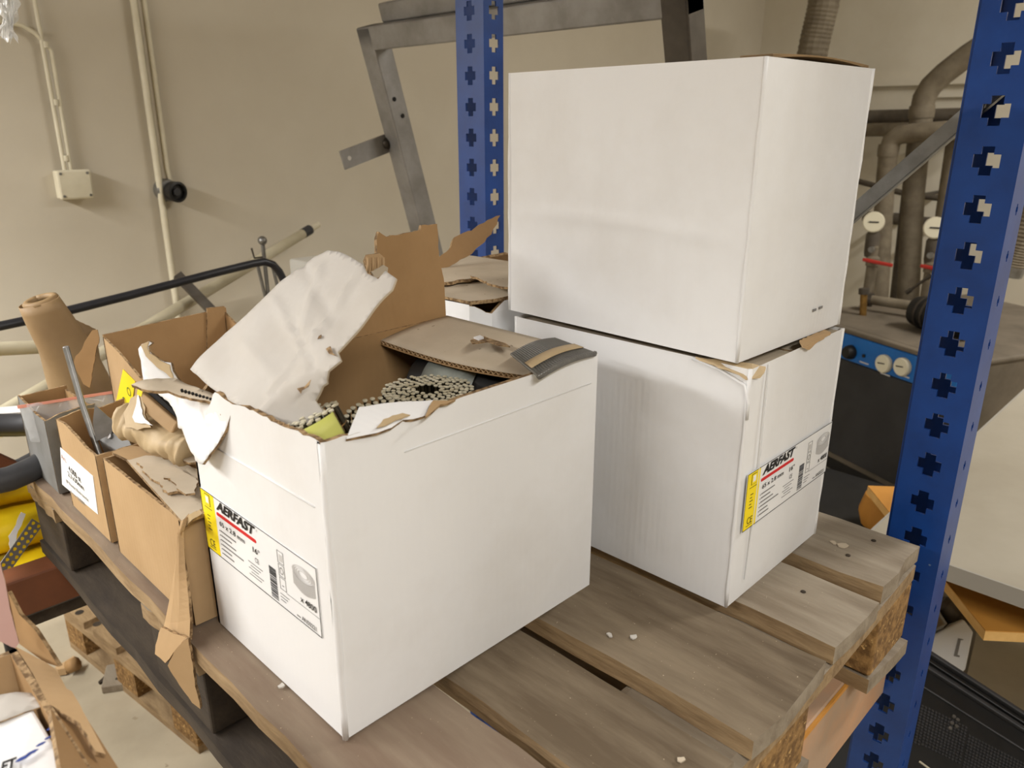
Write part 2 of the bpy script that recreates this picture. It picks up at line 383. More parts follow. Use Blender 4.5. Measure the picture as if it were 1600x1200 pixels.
# diagonal brace
p0, p1 = pX(1512, 178, UX + .03), pX(1345, 322, UX + .03)
d = (p1 - p0).normalized(); a = p0 - d * ((p0.y - .245) / d.y); b = p0 + d * ((1.02 - p0.y) / d.y)
t = thing('rack_brace', 'grey galvanised diagonal brace between the blue uprights', 'brace', b)
mb = MB(); sd = V((1, 0, 0)); n_ = d.cross(sd).normalized()
mb.bar(a, b, n_, .003, .015, 0)
for s_ in (-1, 1): mb.bar(a + n_ * .0075 * s_ + V((.006, 0, 0)), b + n_ * .0075 * s_ + V((.006, 0, 0)), n_, .011, .003)
mb.build('channel', ZINC, t)
for p in (a, b): MB().lathe([(.008, 0), (.008, .006)], p + V((-.002, 0, 0)) + d * (.02 if p == a else -.02), (-1, 0, 0), 6).build('bolt', ZINC, t)
# beams
t = thing('rack_beam', 'dusty pale orange beam under the near pallet ends', 'rack beam', (UX, .262, -.25))
MB().box(-2.2, UX - .004, .238, .288, -.254, -.144).build('beam', ORANGE, t, bevel=.004)
MB().box(-2.2, UX - .004, .2365, .2395, -.150, -.1445).build('edge_strip', MDF, t)
MB().box(UX - .0045, UX - .001, .240, .286, -.25, -.15).build('end_bracket', ORANGE, t)
# unseen upper shelf, added to dim the upper wall; the film hangs from it
t = thing('added_shelf', 'added unseen chipboard deck dimming the upper wall and top box', 'shelf', (0, .7, .93))
for xa in (-1.0, -.35, .30): MB().box(xa, xa + .645, .235, 1.16, 1.03, 1.048).build('deck_board', CHIP, t)
MB().box(-1.0, UX - .004, .238, .288, .93, 1.03).build('front_beam', ORANGE, t, bevel=.004)
MB().box(-1.0, UX - .004, 1.115, 1.165, .93, 1.03).build('rear_beam', ORANGE, t, bevel=.004)
t = thing('rack_beam', 'brown orange beam under the far pallet end by the yellow hoses', 'rack beam', (UX, 1.10, -.25))
MB().box(-2.2, UX - .004, 1.160, 1.205, -.206, -.144).build('beam', RUST, t, bevel=.004)
MB().box(UX - .0045, UX - .001, 1.075, 1.20, -.205, -.12).build('end_bracket', RUST, t)

# ================================================================== PALLET
PAL = thing('pallet', 'dusty grey wooden pallet carrying the white boxes', 'pallet', (.56, .7, -.144))
def plank(parent, x0, x1, y0, y1, z0, z1, mats, name='plank', ny=14, nx=3, wob=.0035, chips=(), lab=None):
    mb = MB(); vs_, fs, ms = [], [], []
    ex = [[random.uniform(-wob, wob) for _ in range(ny + 1)] for _ in range(2)]
    ey = [[random.uniform(-wob, wob) for _ in range(nx + 1)] for _ in range(2)]
    ch = .0025
    def gp(i, j, top):
        fx, fy = i / nx, j / ny
        x = x0 + (x1 - x0) * fx; y = y0 + (y1 - y0) * fy
        if i == 0: x += ex[0][j] * .5
        if i == nx: x += ex[1][j] * .5
        if j == 0: y += ey[0][i]
        if j == ny: y += ey[1][i]
        z = z1 if top else z0
        if top and (i in (0, nx) or j in (0, ny)): z -= ch * random.uniform(.3, 1.3)
        return (x, y, z)
    o1 = [[gp(i, j, True) for j in range(ny + 1)] for i in range(nx + 1)]
    ix = lambda i, j: i * (ny + 1) + j
    for i in range(nx + 1):
        for j in range(ny + 1): vs_.append(o1[i][j])
    k = len(vs_)
    for i in range(nx + 1):
        for j in range(ny + 1): vs_.append((o1[i][j][0], o1[i][j][1], z0))
    for i in range(nx):
        for j in range(ny):
            fs.append((ix(i, j), ix(i + 1, j), ix(i + 1, j + 1), ix(i, j + 1))); ms.append(0)
            fs.append((k + ix(i, j), k + ix(i, j + 1), k + ix(i + 1, j + 1), k + ix(i + 1, j))); ms.append(1)
    for j in range(ny):
        fs.append((ix(0, j), ix(0, j + 1), k + ix(0, j + 1), k + ix(0, j))); ms.append(1)
        fs.append((ix(nx, j + 1), ix(nx, j), k + ix(nx, j), k + ix(nx, j + 1))); ms.append(1)
    for i in range(nx):
        fs.append((ix(i + 1, 0), ix(i, 0), k + ix(i, 0), k + ix(i + 1, 0))); ms.append(2)
        fs.append((ix(i, ny), ix(i + 1, ny), k + ix(i + 1, ny), k + ix(i, ny))); ms.append(2)
    mb.add(vs_, fs, ms)
    return mb.build(name, mats, parent)
YE = 1.225
for x0, x1, m, ya, dz in ((.228, .351, WOODR, .2, -.001), (.365, .461, WOODD, .212, -.001), (.488, .621, WOODD, .206, 0), (.650, .752, WOOD, .210, .0), (.783, .899, WOOD, .216, 0)):
    plank(PAL, x0, x1, ya, YE + random.uniform(-.006, .006), -.022, dz, [m, WOODE, WOOD], ny=22)
for ya, yb in ((.212, .335), (.655, .79), (1.09, 1.22)):
    plank(PAL, .230, .897, ya, yb, -.044, -.0225, [WOOD, WOODE, WOODE], name='cross_plank')
for xa, xb in ((.235, .335), (.505, .62), (.79, .893)):
    for ya, yb in ((.215, .345), (.655, .79), (1.085, 1.215)):
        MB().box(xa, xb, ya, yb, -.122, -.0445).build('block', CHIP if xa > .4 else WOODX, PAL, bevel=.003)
for xa, xb in ((.232, .335), (.50, .63), (.79, .895)):
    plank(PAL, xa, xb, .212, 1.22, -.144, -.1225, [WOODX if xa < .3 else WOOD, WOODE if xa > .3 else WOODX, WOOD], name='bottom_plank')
# nail heads and splinters on the planks
for k, (px, py) in enumerate(((1325, 868), (1365, 845), (1255, 925))):
    p = pZ(px, py, 0); MB().lathe([(.0026, 0), (.0027, .0008), (.001, .0012)], p, (0, 0, 1), 9).build('nail_head', WOODX, PAL)
# chips of foam and cardboard lying on the pallet
for k, (px, py, s, lb) in enumerate(((953, 993, .006, 'small white foam crumb on the dark plank by the gap'), (990, 996, .007, 'white foam flake right of a crumb on the dark plank'), (1031, 1096, .005, 'tiny white chip lying on the low board in the gap'),
                                     (1318, 853, .012, 'torn cardboard scrap on the far pallet board'), (1302, 848, .009, 'small cardboard shred beside a torn scrap'), (1065, 1188, .006, 'pale wood chip near the bottom edge of the photo'), (440, 1072, .005, 'white paper crumb below the box label'))):
    p = pZ(px, py, 0.0005 if k != 2 else -.022)
    mb = MB(); n = 7
    pts = [p + V((math.cos(2 * math.pi * i / n), math.sin(2 * math.pi * i / n), 0)) * s * random.uniform(.3, .7) for i in range(n)]
    mb.prism(pts, (0, 0, .0012))
    tag(mb.build('scrap', DUSTW if 'white' in lb else DUSTK), lb, 'scrap', 'scraps on the pallet')

# ================================================================== FRONT BOX (open, torn, full of nail coils)
BX0, BX1, BY0, BY1, BH = .2585, .5655, .440, .661, .257
TH = .0045
CARD = [WHITE, KRAFTD, KEDGE]
FB = thing('open_carton', 'open white carton with torn flaps full of nail coils, nearest box', 'box', ((BX0 + BX1) / 2, (BY0 + BY1) / 2, 0))
MB().box(BX0 + TH, BX1 - TH, BY0 + TH, BY1 - TH, 0.0005, .004).build('bottom', KRAFTD, FB)
def sheet(name, pts, out_n, parent, mats=None, th=TH, amp=0, edges=None, step=.006, local=False):
    pts = [V(p) for p in pts]
    if amp: pts = jag(pts, amp, step, edges)
    return MB().prism(pts, -V(out_n).normalized() * th, 0, 1, 2).build(name, mats or CARD, parent, local=local)
# label wall (-x side), torn lower towards the back
wl = [(BX0, y, z) for y, z in ((BY0 + .0007, 0), (BY0 + .0007, .2565), (.475, .2562), (.50, .2545), (.535, .2555), (.57, .2515), (.60, .2545), (.622, .232), (.64, .205), (BY1 - .0007, .192), (BY1 - .0007, 0))]
sheet('label_panel', wl, (-1, 0, 0), FB, amp=.0011, edges=(1, 2, 3, 4, 5, 6, 7, 8))
# long wall (-y side): torn dip along the near half of its rim
pe = [pY(x, y, BY0) for x, y in ((508, 693), (560, 676), (600, 664), (640, 656), (662, 652), (676, 640), (695, 634), (720, 621))]
wy = [(BX0, BY0, 0), (BX0, BY0, .2565)] + [(p.x, BY0, min(p.z, .257)) for p in pe[1:]] + [(BX1, BY0, BH), (BX1, BY0, 0)]
sheet('long_panel', wy, (0, -1, 0), FB, amp=.0008, edges=(1, 2, 3, 4, 5, 6, 7))
sheet('end_panel', [(BX1 - .0003, BY0 + .0007, 0), (BX1 - .0003, BY0 + .0007, BH - .0005), (BX1 - .0003, BY1 - .0007, BH - .0005), (BX1 - .0003, BY1 - .0007, 0)], (1, 0, 0), FB)
sheet('rear_panel', [(BX0, BY1, 0), (BX0, BY1, .19), (BX0 + .012, BY1, .235), (BX0 + .03, BY1, BH - .003), (BX1, BY1, BH), (BX1, BY1, 0)], (0, 1, 0), FB)
# worn vertical corner edge
mb = MB()
mb.tube([(BX0 + .001 + random.uniform(-.0006, .0006), BY0 + .001, z) for z in [i * .0255 for i in range(11)]], [random.uniform(.0022, .0034) for _ in range(11)], 8)
mb.build('corner_edge', WHITE, FB, smooth=True)
# rear flap standing up (brown inner side to the camera)
pl = lambda x, y: pP(x, y, (.5, BY1 + .002, BH), (0, 1, -.10))
rf = [(440, 560), (560, 528), (693, 495), (690, 440), (686, 420), (682, 400), (679, 350), (655, 352), (653, 360), (600, 370), (588, 362), (585, 372), (587, 420), (470, 520)]
sheet('rear_flap', [pl(*p) for p in rf], (0, 1, -.10), FB, [WHITE, KRAFTD, KEDGE], amp=.0007, edges=(3, 4, 5, 6, 7, 8, 9, 10, 11), step=.004)
# peeled corrugated tab on the rear flap
pt = lambda x, y: pP(x, y, (.455, BY1 - .02, BH), (.2, 1, -.1))
def flute(parent, a, b, inn, up, gap, period, depth=.012, mat=None, name='fluting', sag=None):
    a, b, inn, up = V(a), V(b), V(inn).normalized(), V(up).normalized()
    L = (b - a).length; n = int(L / period) * 6; mb = MB(); vs_, fs = [], []
    for i in range(n + 1):
        s_ = sag(i / n) if sag else V()
        p = a.lerp(b, i / n) + s_ + up * (gap / 2 * math.sin(i / 6 * 2 * math.pi))
        q = .00035
        vs_ += [p + up * q, p - up * q, p + inn * depth + up * q, p + inn * depth - up * q]
    for i in range(n):
        k = i * 4
        fs += [(k, k + 1, k + 5, k + 4), (k + 2, k, k + 4, k + 6), (k + 1, k + 3, k + 7, k + 5)]
    mb.add(vs_, fs); return mb.build(name, mat or KRAFT, parent)
tb = [(567, 408), (571, 398), (590, 395), (598, 402), (598, 420), (572, 428)]
o = sheet('peeled_tab', [pt(*p) for p in tb], (0, 1, 0), FB, [KEDGE, KRAFT, KEDGE], th=.003, amp=.0006)
for i in range(4):
    a_, b_ = pt(571 + i * 8, 425), pt(572 + i * 8, 402)
    MB().tube([a_ + V((0, -.003, 0)), a_.lerp(b_, .5) + V((0, -.004, 0)), b_ + V((0, -.003, 0))], .0016, 8).build('flute_ridge', KRAFT, FB, smooth=True)
MB().prism([pt(*p) + V((0, -.006, 0)) for p in ((575, 424), (594, 413), (601, 417), (600, 425), (582, 434))], (0, .002, 0)).build('torn_liner', DUSTK, FB)
# big white flap of the label wall, folded up and inwards
n45 = V((math.cos(math.radians(45)), 0, -math.sin(math.radians(45))))
pf = lambda x, y: pP(x, y, (BX0 + .004, 0, BH - .002), n45)
A, B_, D_, C_ = pf(297, 577), pf(468, 660), pf(512, 391), pf(616, 440)
fo = [(297, 577), (330, 606), (365, 630), (400, 645), (424, 652), (452, 660), (468, 642), (478, 628), (474, 612), (531, 562), (527, 550), (560, 512), (590, 478), (612, 452), (618, 434), (603, 424), (592, 437), (574, 428), (566, 412), (548, 402), (530, 394), (511, 390), (490, 400), (455, 430), (440, 440), (420, 458), (385, 490), (350, 520), (320, 552)]
def wrinkled(name, pxs, f, out_n, parent, mats, th, creases, amp=.0006, step=.005, dx=.006):
    # a torn sheet with folds: triangulated grid clipped to the outline, displaced along its normal
    pts = jag([f(*p) for p in pxs], amp, step); c0 = pts[0]; nn = V(out_n).normalized()
    e1 = (pts[len(pts) // 2] - c0); e1 = (e1 - nn * e1.dot(nn)).normalized(); e2 = nn.cross(e1)
    bm = bmesh.new(); vsb = [bm.verts.new(p) for p in pts]; bm.faces.new(vsb)
    us = [(p - c0).dot(e1) for p in pts]; ws = [(p - c0).dot(e2) for p in pts]
    for lo, hi, e in ((min(us), max(us), e1), (min(ws), max(ws), e2)):
        k = lo + dx
        while k < hi:
            bmesh.ops.bisect_plane(bm, geom=bm.verts[:] + bm.edges[:] + bm.faces[:], plane_co=c0 + e * k, plane_no=e); k += dx
    seg = [(f(*a), f(*b), h, wd) for a, b, h, wd in creases]
    def disp(p):
        d = .0012 * math.sin((p - c0).dot(e1) * 95 + 1.3 * math.sin((p - c0).dot(e2) * 60)) * 1.0
        for a, b, h, wd in seg:
            ab = b - a; t_ = max(0, min(1, (p - a).dot(ab) / ab.length_squared)); r_ = (p - a - ab * t_).length
            d += h * max(0, 1 - r_ / wd)
        return d
    base = [v.co.copy() for v in bm.verts]; bm.normal_update()
    for v, p in zip(bm.verts, base): v.co = p + nn * disp(p)
    for fc in bm.faces:
        if fc.normal.dot(nn) < 0: fc.normal_flip()
    bmesh.ops.triangulate(bm, faces=bm.faces)
    rim = [e for e in bm.edges if e.is_boundary]
    g = bmesh.ops.extrude_face_region(bm, geom=bm.faces[:])
    nv = [x for x in g['geom'] if isinstance(x, bmesh.types.BMVert)]; nf = [x for x in g['geom'] if isinstance(x, bmesh.types.BMFace)]
    nfs = set(nf)
    for v in nv: v.co -= nn * th
    bmesh.ops.recalc_face_normals(bm, faces=bm.faces)
    for fc in bm.faces:
        d = fc.normal.dot(nn); fc.material_index = 2 if abs(d) < .35 else (0 if d > 0 else 1); fc.smooth = abs(d) >= .35
    me = bpy.data.meshes.new(name); off = V(); p = parent
    while p: off += p.location; p = p.parent
    for v in bm.verts: v.co -= off
    bm.to_mesh(me); bm.free()
    for m in mats: me.materials.append(m)
    o = bpy.data.objects.new(name, me); COL.objects.link(o); o.parent = parent
    return o
CR = [((446, 664), (470, 652), -.034, .040)] + [(a_, b_, h_ * 1.15, w_ * .7) for a_, b_, h_, w_ in [((420, 610), (500, 520), .003, .006), ((455, 500), (500, 590), -.0028, .006), ((500, 420), (475, 520), .003, .012), ((470, 410), (520, 500), -.002, .009), ((540, 450), (490, 540), .0026, .009), ((430, 470), (480, 560), .002, .008),
      ((395, 640), (455, 585), -.0015, .005), ((560, 420), (530, 480), .0022, .01), ((380, 540), (440, 600), .0012, .012)]]
wrinkled('raised_flap', fo, pf, -n45, FB, [DUSTW, KRAFTD, DUSTK], .0018, CR, amp=.0003, step=.008, dx=.005)
# small tears (slits) on that flap
for q in (((500, 533), (506, 530), (506, 526), (502, 528)), ((513, 548), (520, 544), (524, 555), (531, 560), (518, 556)), ((468, 610), (480, 607), (490, 596), (486, 607), (476, 613), (474, 618))):
    MB().prism([pf(*p) - n45 * .0030 for p in q], n45 * .0004).build('tear', KEDGE, FB)
# right flap (end wall), folded flat inwards, seen from its dusty outer side
ha, hb = V((BX1 - .001, BY1 - .003, BH)), V((BX1 - .001, BY0 + .003, BH))
ia, ib = pY(594, 532, BY1 - .004), pY(848, 591, BY0 + .006)
sagv = lambda u: V((0, 0, -.006 * math.sin(math.pi * u)))
def flapf(u, v, dz=0):
    p = ha.lerp(hb, u).lerp(ia.lerp(ib, u), v)
    return p + V((0, 0, -.006 * math.sin(math.pi * u) * v * v + .003 * math.sin(math.pi * v) + dz))
mb = MB(); mb.patch(lambda v, u: flapf(u, v, .0005), 8, 16, .0007, 0, 1, 1); mb.patch(lambda v, u: flapf(u, v, -.0042), 8, 16, .0007, 1, 1, 1)
ef = mb.build('end_flap', [DUSTK, KRAFTD], FB, smooth=True)
flute(FB, ia + V((0, 0, -.0018)), ib + V((0, 0, -.0018)), V((1, 0, 0)), V((0, 0, 1)), .0034, .0062, .03, KRAFT, sag=sagv)
# scuffed tear on the end flap
pe2 = lambda x, y: pP(x, y, (.52, .55, BH + .0022), (.12, 0, 1))
MB().prism([pe2(*p) for p in ((735, 533), (745, 529), (757, 527), (764, 530), (790, 538), (797, 543), (780, 541), (762, 535), (750, 537), (738, 538))], (0, 0, .0012)).build('tear', KEDGE, FB)
MB().prism([pe2(*p) + V((0, 0, .001)) for p in ((740, 531), (750, 528), (756, 531), (748, 534))], (0, 0, .002)).build('torn_liner', WHITE, FB)
# torn stump of the long flap, folded over the rim (white side up)
p_in = lambda x, y: pP(x, y, (.34, BY0 + .012, .262), (0, -.62, 1))
sheet('torn_flap', [p_in(*p) for p in ((541, 686), (551, 660), (561, 636), (600, 630), (650, 627), (676, 625), (682, 634), (672, 646), (660, 651), (645, 655), (630, 656), (612, 668), (590, 676))], (0, -.62, 1), FB, [WHITE, KRAFTD, KEDGE], th=.003, amp=.0008, edges=(2, 3, 4, 6, 7, 8, 9, 10))
p_in2 = lambda x, y: p_in(x, y) + V((0, -.001, .003))
MB().prism(jag([p_in2(*p) for p in ((588, 674), (598, 662), (612, 656), (628, 652), (640, 655), (618, 662), (604, 670))], .0006, .004), (0, 0, .0008)).build('torn_liner', TAPE, FB)
sheet('torn_edge', [pP(x, y, (.40, BY0 + .01, .262), (0, -.3, 1)) for x, y in ((676, 626), (700, 626), (712, 624), (700, 630), (688, 632), (675, 644), (664, 652), (668, 642))], (0, -.3, 1), FB, [KRAFT, KRAFTD, KEDGE], th=.002, amp=.0006)
# raw fluting exposed along the torn rim of the label wall
for k, (a_, b_) in enumerate((((.2625, BY0 + .004), (.2625, .50)),)):
    flute(FB, (BX0 + .0025, BY0 + .004, .2565), (BX0 + .0025, .565, .253), V((0, 0, -1)), V((1, 0, 0)), .003, .007, .006, KRAFT)
# corner of the label wall, torn and crumpled outwards
n1 = V((-.94, .10, .32)); q1 = (BX0 - .003, .625, .215)
pc = lambda x, y: pP(x, y, q1, n1)
CR2 = [((283, 610), (297, 690), .003, .008), ((300, 640), (318, 672), -.004, .012), ((345, 640), (312, 675), .003, .006), ((318, 672), (300, 700), .003, .008)]
wrinkled('crumpled_corner', [(240, 607), (262, 607), (300, 612), (337, 620), (347, 640), (362, 646), (352, 668), (336, 700), (318, 726), (305, 720), (294, 692), (286, 670), (279, 668), (276, 652), (262, 628)], pc, n1, FB, [WHITE, KRAFT, KEDGE], .0025, CR2)
n2 = V((-.25, -.25, 1)); q2 = (BX0 - .012, .655, .248)
pd = lambda x, y: pP(x, y, q2, n2)
wrinkled('torn_strip', [(205, 601), (216, 597), (245, 592), (274, 589), (300, 602), (338, 619), (352, 628), (396, 656), (380, 660), (344, 648), (336, 632), (322, 627), (290, 619), (262, 611), (240, 612), (222, 609)], pd, n2, FB, [DUSTK, KRAFT, KEDGE], .003, [((230, 602), (300, 615), .002, .006)], amp=.0008)
for i in range(9):
    f_ = i / 8; a_ = pd(285 + f_ * 45, 612 + f_ * 14); MB().lathe([(.0012, -.001), (.0012, .0014)], a_ + n2 * .001, n2, 7).build('flute_hole', DARK, FB)
n3 = V((-.75, -.45, .15)); q3 = (BX0 + .004, .70, .26)
pg = lambda x, y: pP(x, y, q3, n3)
wrinkled('torn_corner_flap', [(216, 545), (222, 538), (234, 533), (239, 536), (233, 541), (234, 549), (250, 562), (266, 567), (269, 580), (276, 592), (287, 602), (262, 606), (230, 609), (223, 585)], pg, n3, FB, [WHITE, KRAFT, KEDGE], .003, [((228, 550), (270, 598), -.002, .006)], amp=.0009)
pg2 = lambda x, y: pg(x, y) + n3.normalized() * .0008
MB().prism(jag([pg2(*p) for p in ((222, 539), (235, 533), (232, 543), (236, 552), (252, 563), (267, 570), (273, 592), (262, 583), (246, 572), (230, 556))], .0008, .004), n3 * .0015).build('torn_liner', TAPE, FB)

# ------------------------------------------------------------------ printed labels
def carton_label(parent, org, ud, nd, k, local=False):
    # org: bottom-left corner; ud: reading direction; nd: outward normal; k: label width
    org, ud, nd, vd = V(org), V(ud), V(nd), V((0, 0, 1)); W, H = k, k * .318; s = k / .197
    lo = True if local else None
    R = lambda u0, u1, v0, v1, d: [org + ud * a * s + vd * b * s + nd * d for a, b in ((u0, v0), (u1, v0), (u1, v1), (u0, v1))]
    lb = MB().prism(R(0, .197, 0, .0625, .0006), nd * -.0005).build('label', PAPERW, parent, local=local)
    lb['label'] = 'printed label with yellow strip'
    def rect(u0, u1, v0, v1, mat, name, d=.0008): return MB().prism(R(u0, u1, v0, v1, d), nd * -.0002).build(name, mat, lb, local=local)
    def tx(b, u, v, mat, w=None, h=None, shear=0, bold=0, up=None, ri=None, d=.0011):
        r_, u_ = (ri or ud), (up or vd)
        return text(b, lb, mat, org + ud * u * s + vd * v * s + nd * d, r_, u_, w and w * s, h and h * s, shear, bold, loff=lo)
    rect(.0005, .0262, .0005, .062, YEL, 'yellow_strip')
    for a in ((0, .197, 0, .0006), (0, .197, .0619, .0625), (0, .0005, 0, .0625), (.1965, .197, 0, .0625)): rect(*a, PRINT, 'border', .0010)
    tx('AERFAST', .031, .0512, PRINT, .072, .0100, .30, .045)
    mb = MB(); q = [(.0312, .0465), (.1005, .0465)]
    pts = [org + ud * (c_[0] + sx * math.cos(t_) * .0017) * s + vd * (c_[1] + math.sin(t_) * .0017) * s + nd * .0009 for c_, sx, rng in ((q[1], 1, [-math.pi / 2 + i * math.pi / 6 for i in range(7)]), (q[0], 1, [math.pi / 2 + i * math.pi / 6 for i in range(7)])) for t_ in rng]
    mb.prism(pts, nd * -.0003).build('red_bar', REDP, lb, local=local)
    tx('\u00ae', .1045, .0575, GREY, h=.0022)
    tx('65 x 2.8 mm', .0335, .0358, PRINT, .047, .0050, 0, .008)
    tx('16\u00b0', .0945, .0342, PRINT, .012, .0055, 0, .012)
    for i, wd in enumerate((.029, .020, .027, .040, .017, .020)):   # lines of small print too fine to read
        rect(.0335, .0335 + wd, .0295 - i * .0047, .0302 - i * .0047 + .0006, GREY, 'small_print', .0010); rect(.0312, .0322, .0293 - i * .0047, .0303 - i * .0047, PRINT, 'bullet', .0010)
    tx('CE', .0965, .0250, PRINT, .0065, .0048)
    for i in range(5): rect(.083 + (i % 2) * .004, .108 - (i % 3) * .004, .0205 - i * .0032, .0211 - i * .0032, GREY, 'small_print', .0010)
    random.seed(11); z = .003
    while z < .0325:
        h = random.choice((.0004, .0006, .0009)); rect(.1205, .1318, z, min(z + h, .0325), PRINT, 'barcode_bar', .0010); z += h + random.choice((.0005, .0008, .0011))
    for i in range(3):
        z0 = .0178 + i * .0125
        for a in ((.1372, .1468, z0, z0 + .0004), (.1372, .1468, z0 + .0110, z0 + .0114), (.1372, .1376, z0, z0 + .0114), (.1464, .1468, z0, z0 + .0114)): rect(*a, GREY, 'icon_frame', .0010)
    rect(.1395, .1445, .0445, .0510, LGREY, 'icon'); 
    def disc(cu, cv, ru, rv, mat, name, n=24, hole=0, d=.0010):
        o_ = [org + ud * (cu + ru * math.cos(2 * math.pi * i / n)) * s + vd * (cv + rv * math.sin(2 * math.pi * i / n)) * s + nd * d for i in range(n)]
        if not hole: return MB().prism(o_, nd * -.0002).build(name, mat, lb, local=local)
        i_ = [org + ud * (cu + ru * hole * math.cos(2 * math.pi * i / n)) * s + vd * (cv + rv * hole * math.sin(2 * math.pi * i / n)) * s + nd * d for i in range(n)]
        return MB().add(o_ + i_, [(i, (i + 1) % n, n + (i + 1) % n, n + i) for i in range(n)]).build(name, mat, lb, local=local)
    disc(.142, .036, .003, .0034, GREY, 'icon', 12, .75)
    rect(.1405, .1435, .0215, .0222, GREY, 'icon', .0010)
    for h in (1.0, .82, .64, .46): disc(.1765, .0475, .0165 * h, .0068 * h, LGREY, 'coil_picture', 28, .90 if h > .5 else .8)
    for i in range(22): rect(.1604 + i * .00148, .1610 + i * .00148 + .0003, .0335 - .004 * math.sin(math.pi * i / 21), .0448 - .004 * math.sin(math.pi * i / 21), LGREY, 'coil_picture', .0010)
    tx('x 4800', .1690, .0205, PRINT, .0235, .0056, 0, .012)
    rect(.147, .1965, .0170, .0173, GREY, 'rule', .0010)
    for i in range(3): rect(.136, .150 - i * .003, .0125 - i * .003, .0131 - i * .003, GREY, 'small_print', .0010)
    tx('AN50221', .1680, .0025, PRINT, .0215, .0042, 0, .004); rect(.1605, .1660, .0032, .0042, GREY, 'small_print', .0010)
    # yellow strip marks
    rect(.0085, .0185, .0485, .0600, PRINT, 'mark', .0010); rect(.0091, .0179, .0491, .0594, YEL, 'mark', .0012); rect(.0110, .0165, .0515, .0580, PAPERW, 'mark', .0014)
    rect(.0060, .0205, .0455, .0460, PRINT, 'mark', .0010)
    for i in range(5): rect(.0085 + i * .0002, .0150 - (i % 2) * .002, .0230 + i * .0036, .0238 + i * .0036, PRINT, 'small_print', .0010)
    tx('CE', .0075, .0055, PRINT, .0105, .0075); rect(.0065, .0185, .0035, .0040, PRINT, 'small_print', .0010)
    return lb
MB().tube([(.33, BY0 - .0002, .2275), (.45, BY0 - .0005, .2285), (.556, BY0 - .0002, .2290)], .0006, 6).build('crease', WHITE, FB, smooth=True)
MB().tube([(BX0 - .0002, .455, .2015), (BX0 - .0006, .52, .2020), (BX0 - .0002, .63, .2000)], .0008, 6).build('crease', WHITE, FB, smooth=True)
carton_label(FB, (BX0, .6575 - .0, .0855), (0, -1, 0), (-1, 0, 0), .197)

# ------------------------------------------------------------------ nail coils inside the front box
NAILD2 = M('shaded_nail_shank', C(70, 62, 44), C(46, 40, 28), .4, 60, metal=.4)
def coil(label, c, axis, r0, r1, h, turns=5, label_band=None, band_ang=(0, 2), tilt_mat=None):
    c, ax = V(c), V(axis).normalized(); t = thing('nail_coil', label, 'nail coil', c, 0, 'nail coils in the open carton')
    a = ax.orthogonal().normalized(); b = ax.cross(a)
    mb = MB(); n_ = 0
    for k in range(turns):
        r = r0 + (r1 - r0) * k / (turns - 1); m = int(2 * math.pi * r / .0066)
        for i in range(m):
            an = 2 * math.pi * (i + .5 * (k % 2)) / m; p = c + (a * math.cos(an) + b * math.sin(an)) * r
            mb.tube([p, p + ax * (h - .001)], .0013, 6, 1, False)
            hz = random.uniform(-.0012, .0012); q = p + ax * (h + hz)
            mb.lathe([(.0020, -.0012), (.0023, 0), (.0012, .0006)], q, ax, 8)
    o = mb.build('nails', [NAILM, NAILD2], t, smooth='auto'); o['kind'] = 'stuff'
    for z in (.3, .6):
        mb = MB(); pts = []
        for i in range(121):
            f_ = i / 120; an = f_ * 2 * math.pi * turns; r = r0 + (r1 - r0) * f_ + .0018
            pts.append(c + (a * math.cos(an) + b * math.sin(an)) * r + ax * h * z)
        mb.tube(pts, .0006, 5).build('binding_wire', BRASS, t)
    if label_band:
        cv = CAMP - c; mid = math.atan2(cv.dot(b), cv.dot(a)); band_ang = (mid - .75, mid + .75)
        m, z0, z1, rr, inner = label_band; mb = MB()
        mb.patch(lambda u, v: c + (a * math.cos(band_ang[0] + u * (band_ang[1] - band_ang[0])) + b * math.sin(band_ang[0] + u * (band_ang[1] - band_ang[0]))) * rr + ax * (z0 + (z1 - z0) * v), 16, 3, -.0006, 0, 0, 0)
        mb.build('paper_band', m, t, smooth=True)
    return t
# tilted coil with lime paper by the label wall
c1 = pP(462, 692, (.30, .50, .20), (-.6, -.8, .2)) 
ca = V((.302, .492, .212))
coil('nail coil tilted at the near left corner with lime paper band', (.2960, .487, .216), (-.26, .30, .86), .006, .023, .040, 4, (LIME, .008, .038, .0252, None), (-.9, 1.3))
cb = V((.352, .497, .195))
coil('half hidden nail coil beside the torn white flap in the carton', cb, (-.15, -.25, .95), .008, .030, .045, 5)
cc = V((.440, .545, .168))
coil('nail coil lying flat under the end flap shadow', cc, (0, 0, 1), .014, .042, .058, 7)
for k, (x_, y_, lb) in enumerate(((.33, .60, 'nail coil deep in the carton under the raised flap'), (.52, .50, 'nail coil deep in the carton under the end flap'))):
    coil(lb, (x_, y_, .12), (0, 0, 1), .014, .042, .05, 4)
# loose nails in a row by the first coil
lr = thing('nail_row', 'row of loose brass coloured nails at the near corner of the open carton', 'nails', (.318, .470, .207))
nd_ = MB().tube([(0, 0, 0), (.05, .0, -.028)], .0013, 7).lathe([(.003, 0), (.003, .0012)], (0, 0, 0), (-.87, 0, .49), 9).build('nail', BRASS, lr, local=True)
nd_.location = (-.004, -.012, .034)
for i in range(1, 8):
    o = nd_.copy(); COL.objects.link(o); o.parent = lr; o.location = (-.004 + i * .0050, -.012 + i * .0008, .034 - i * .0005)
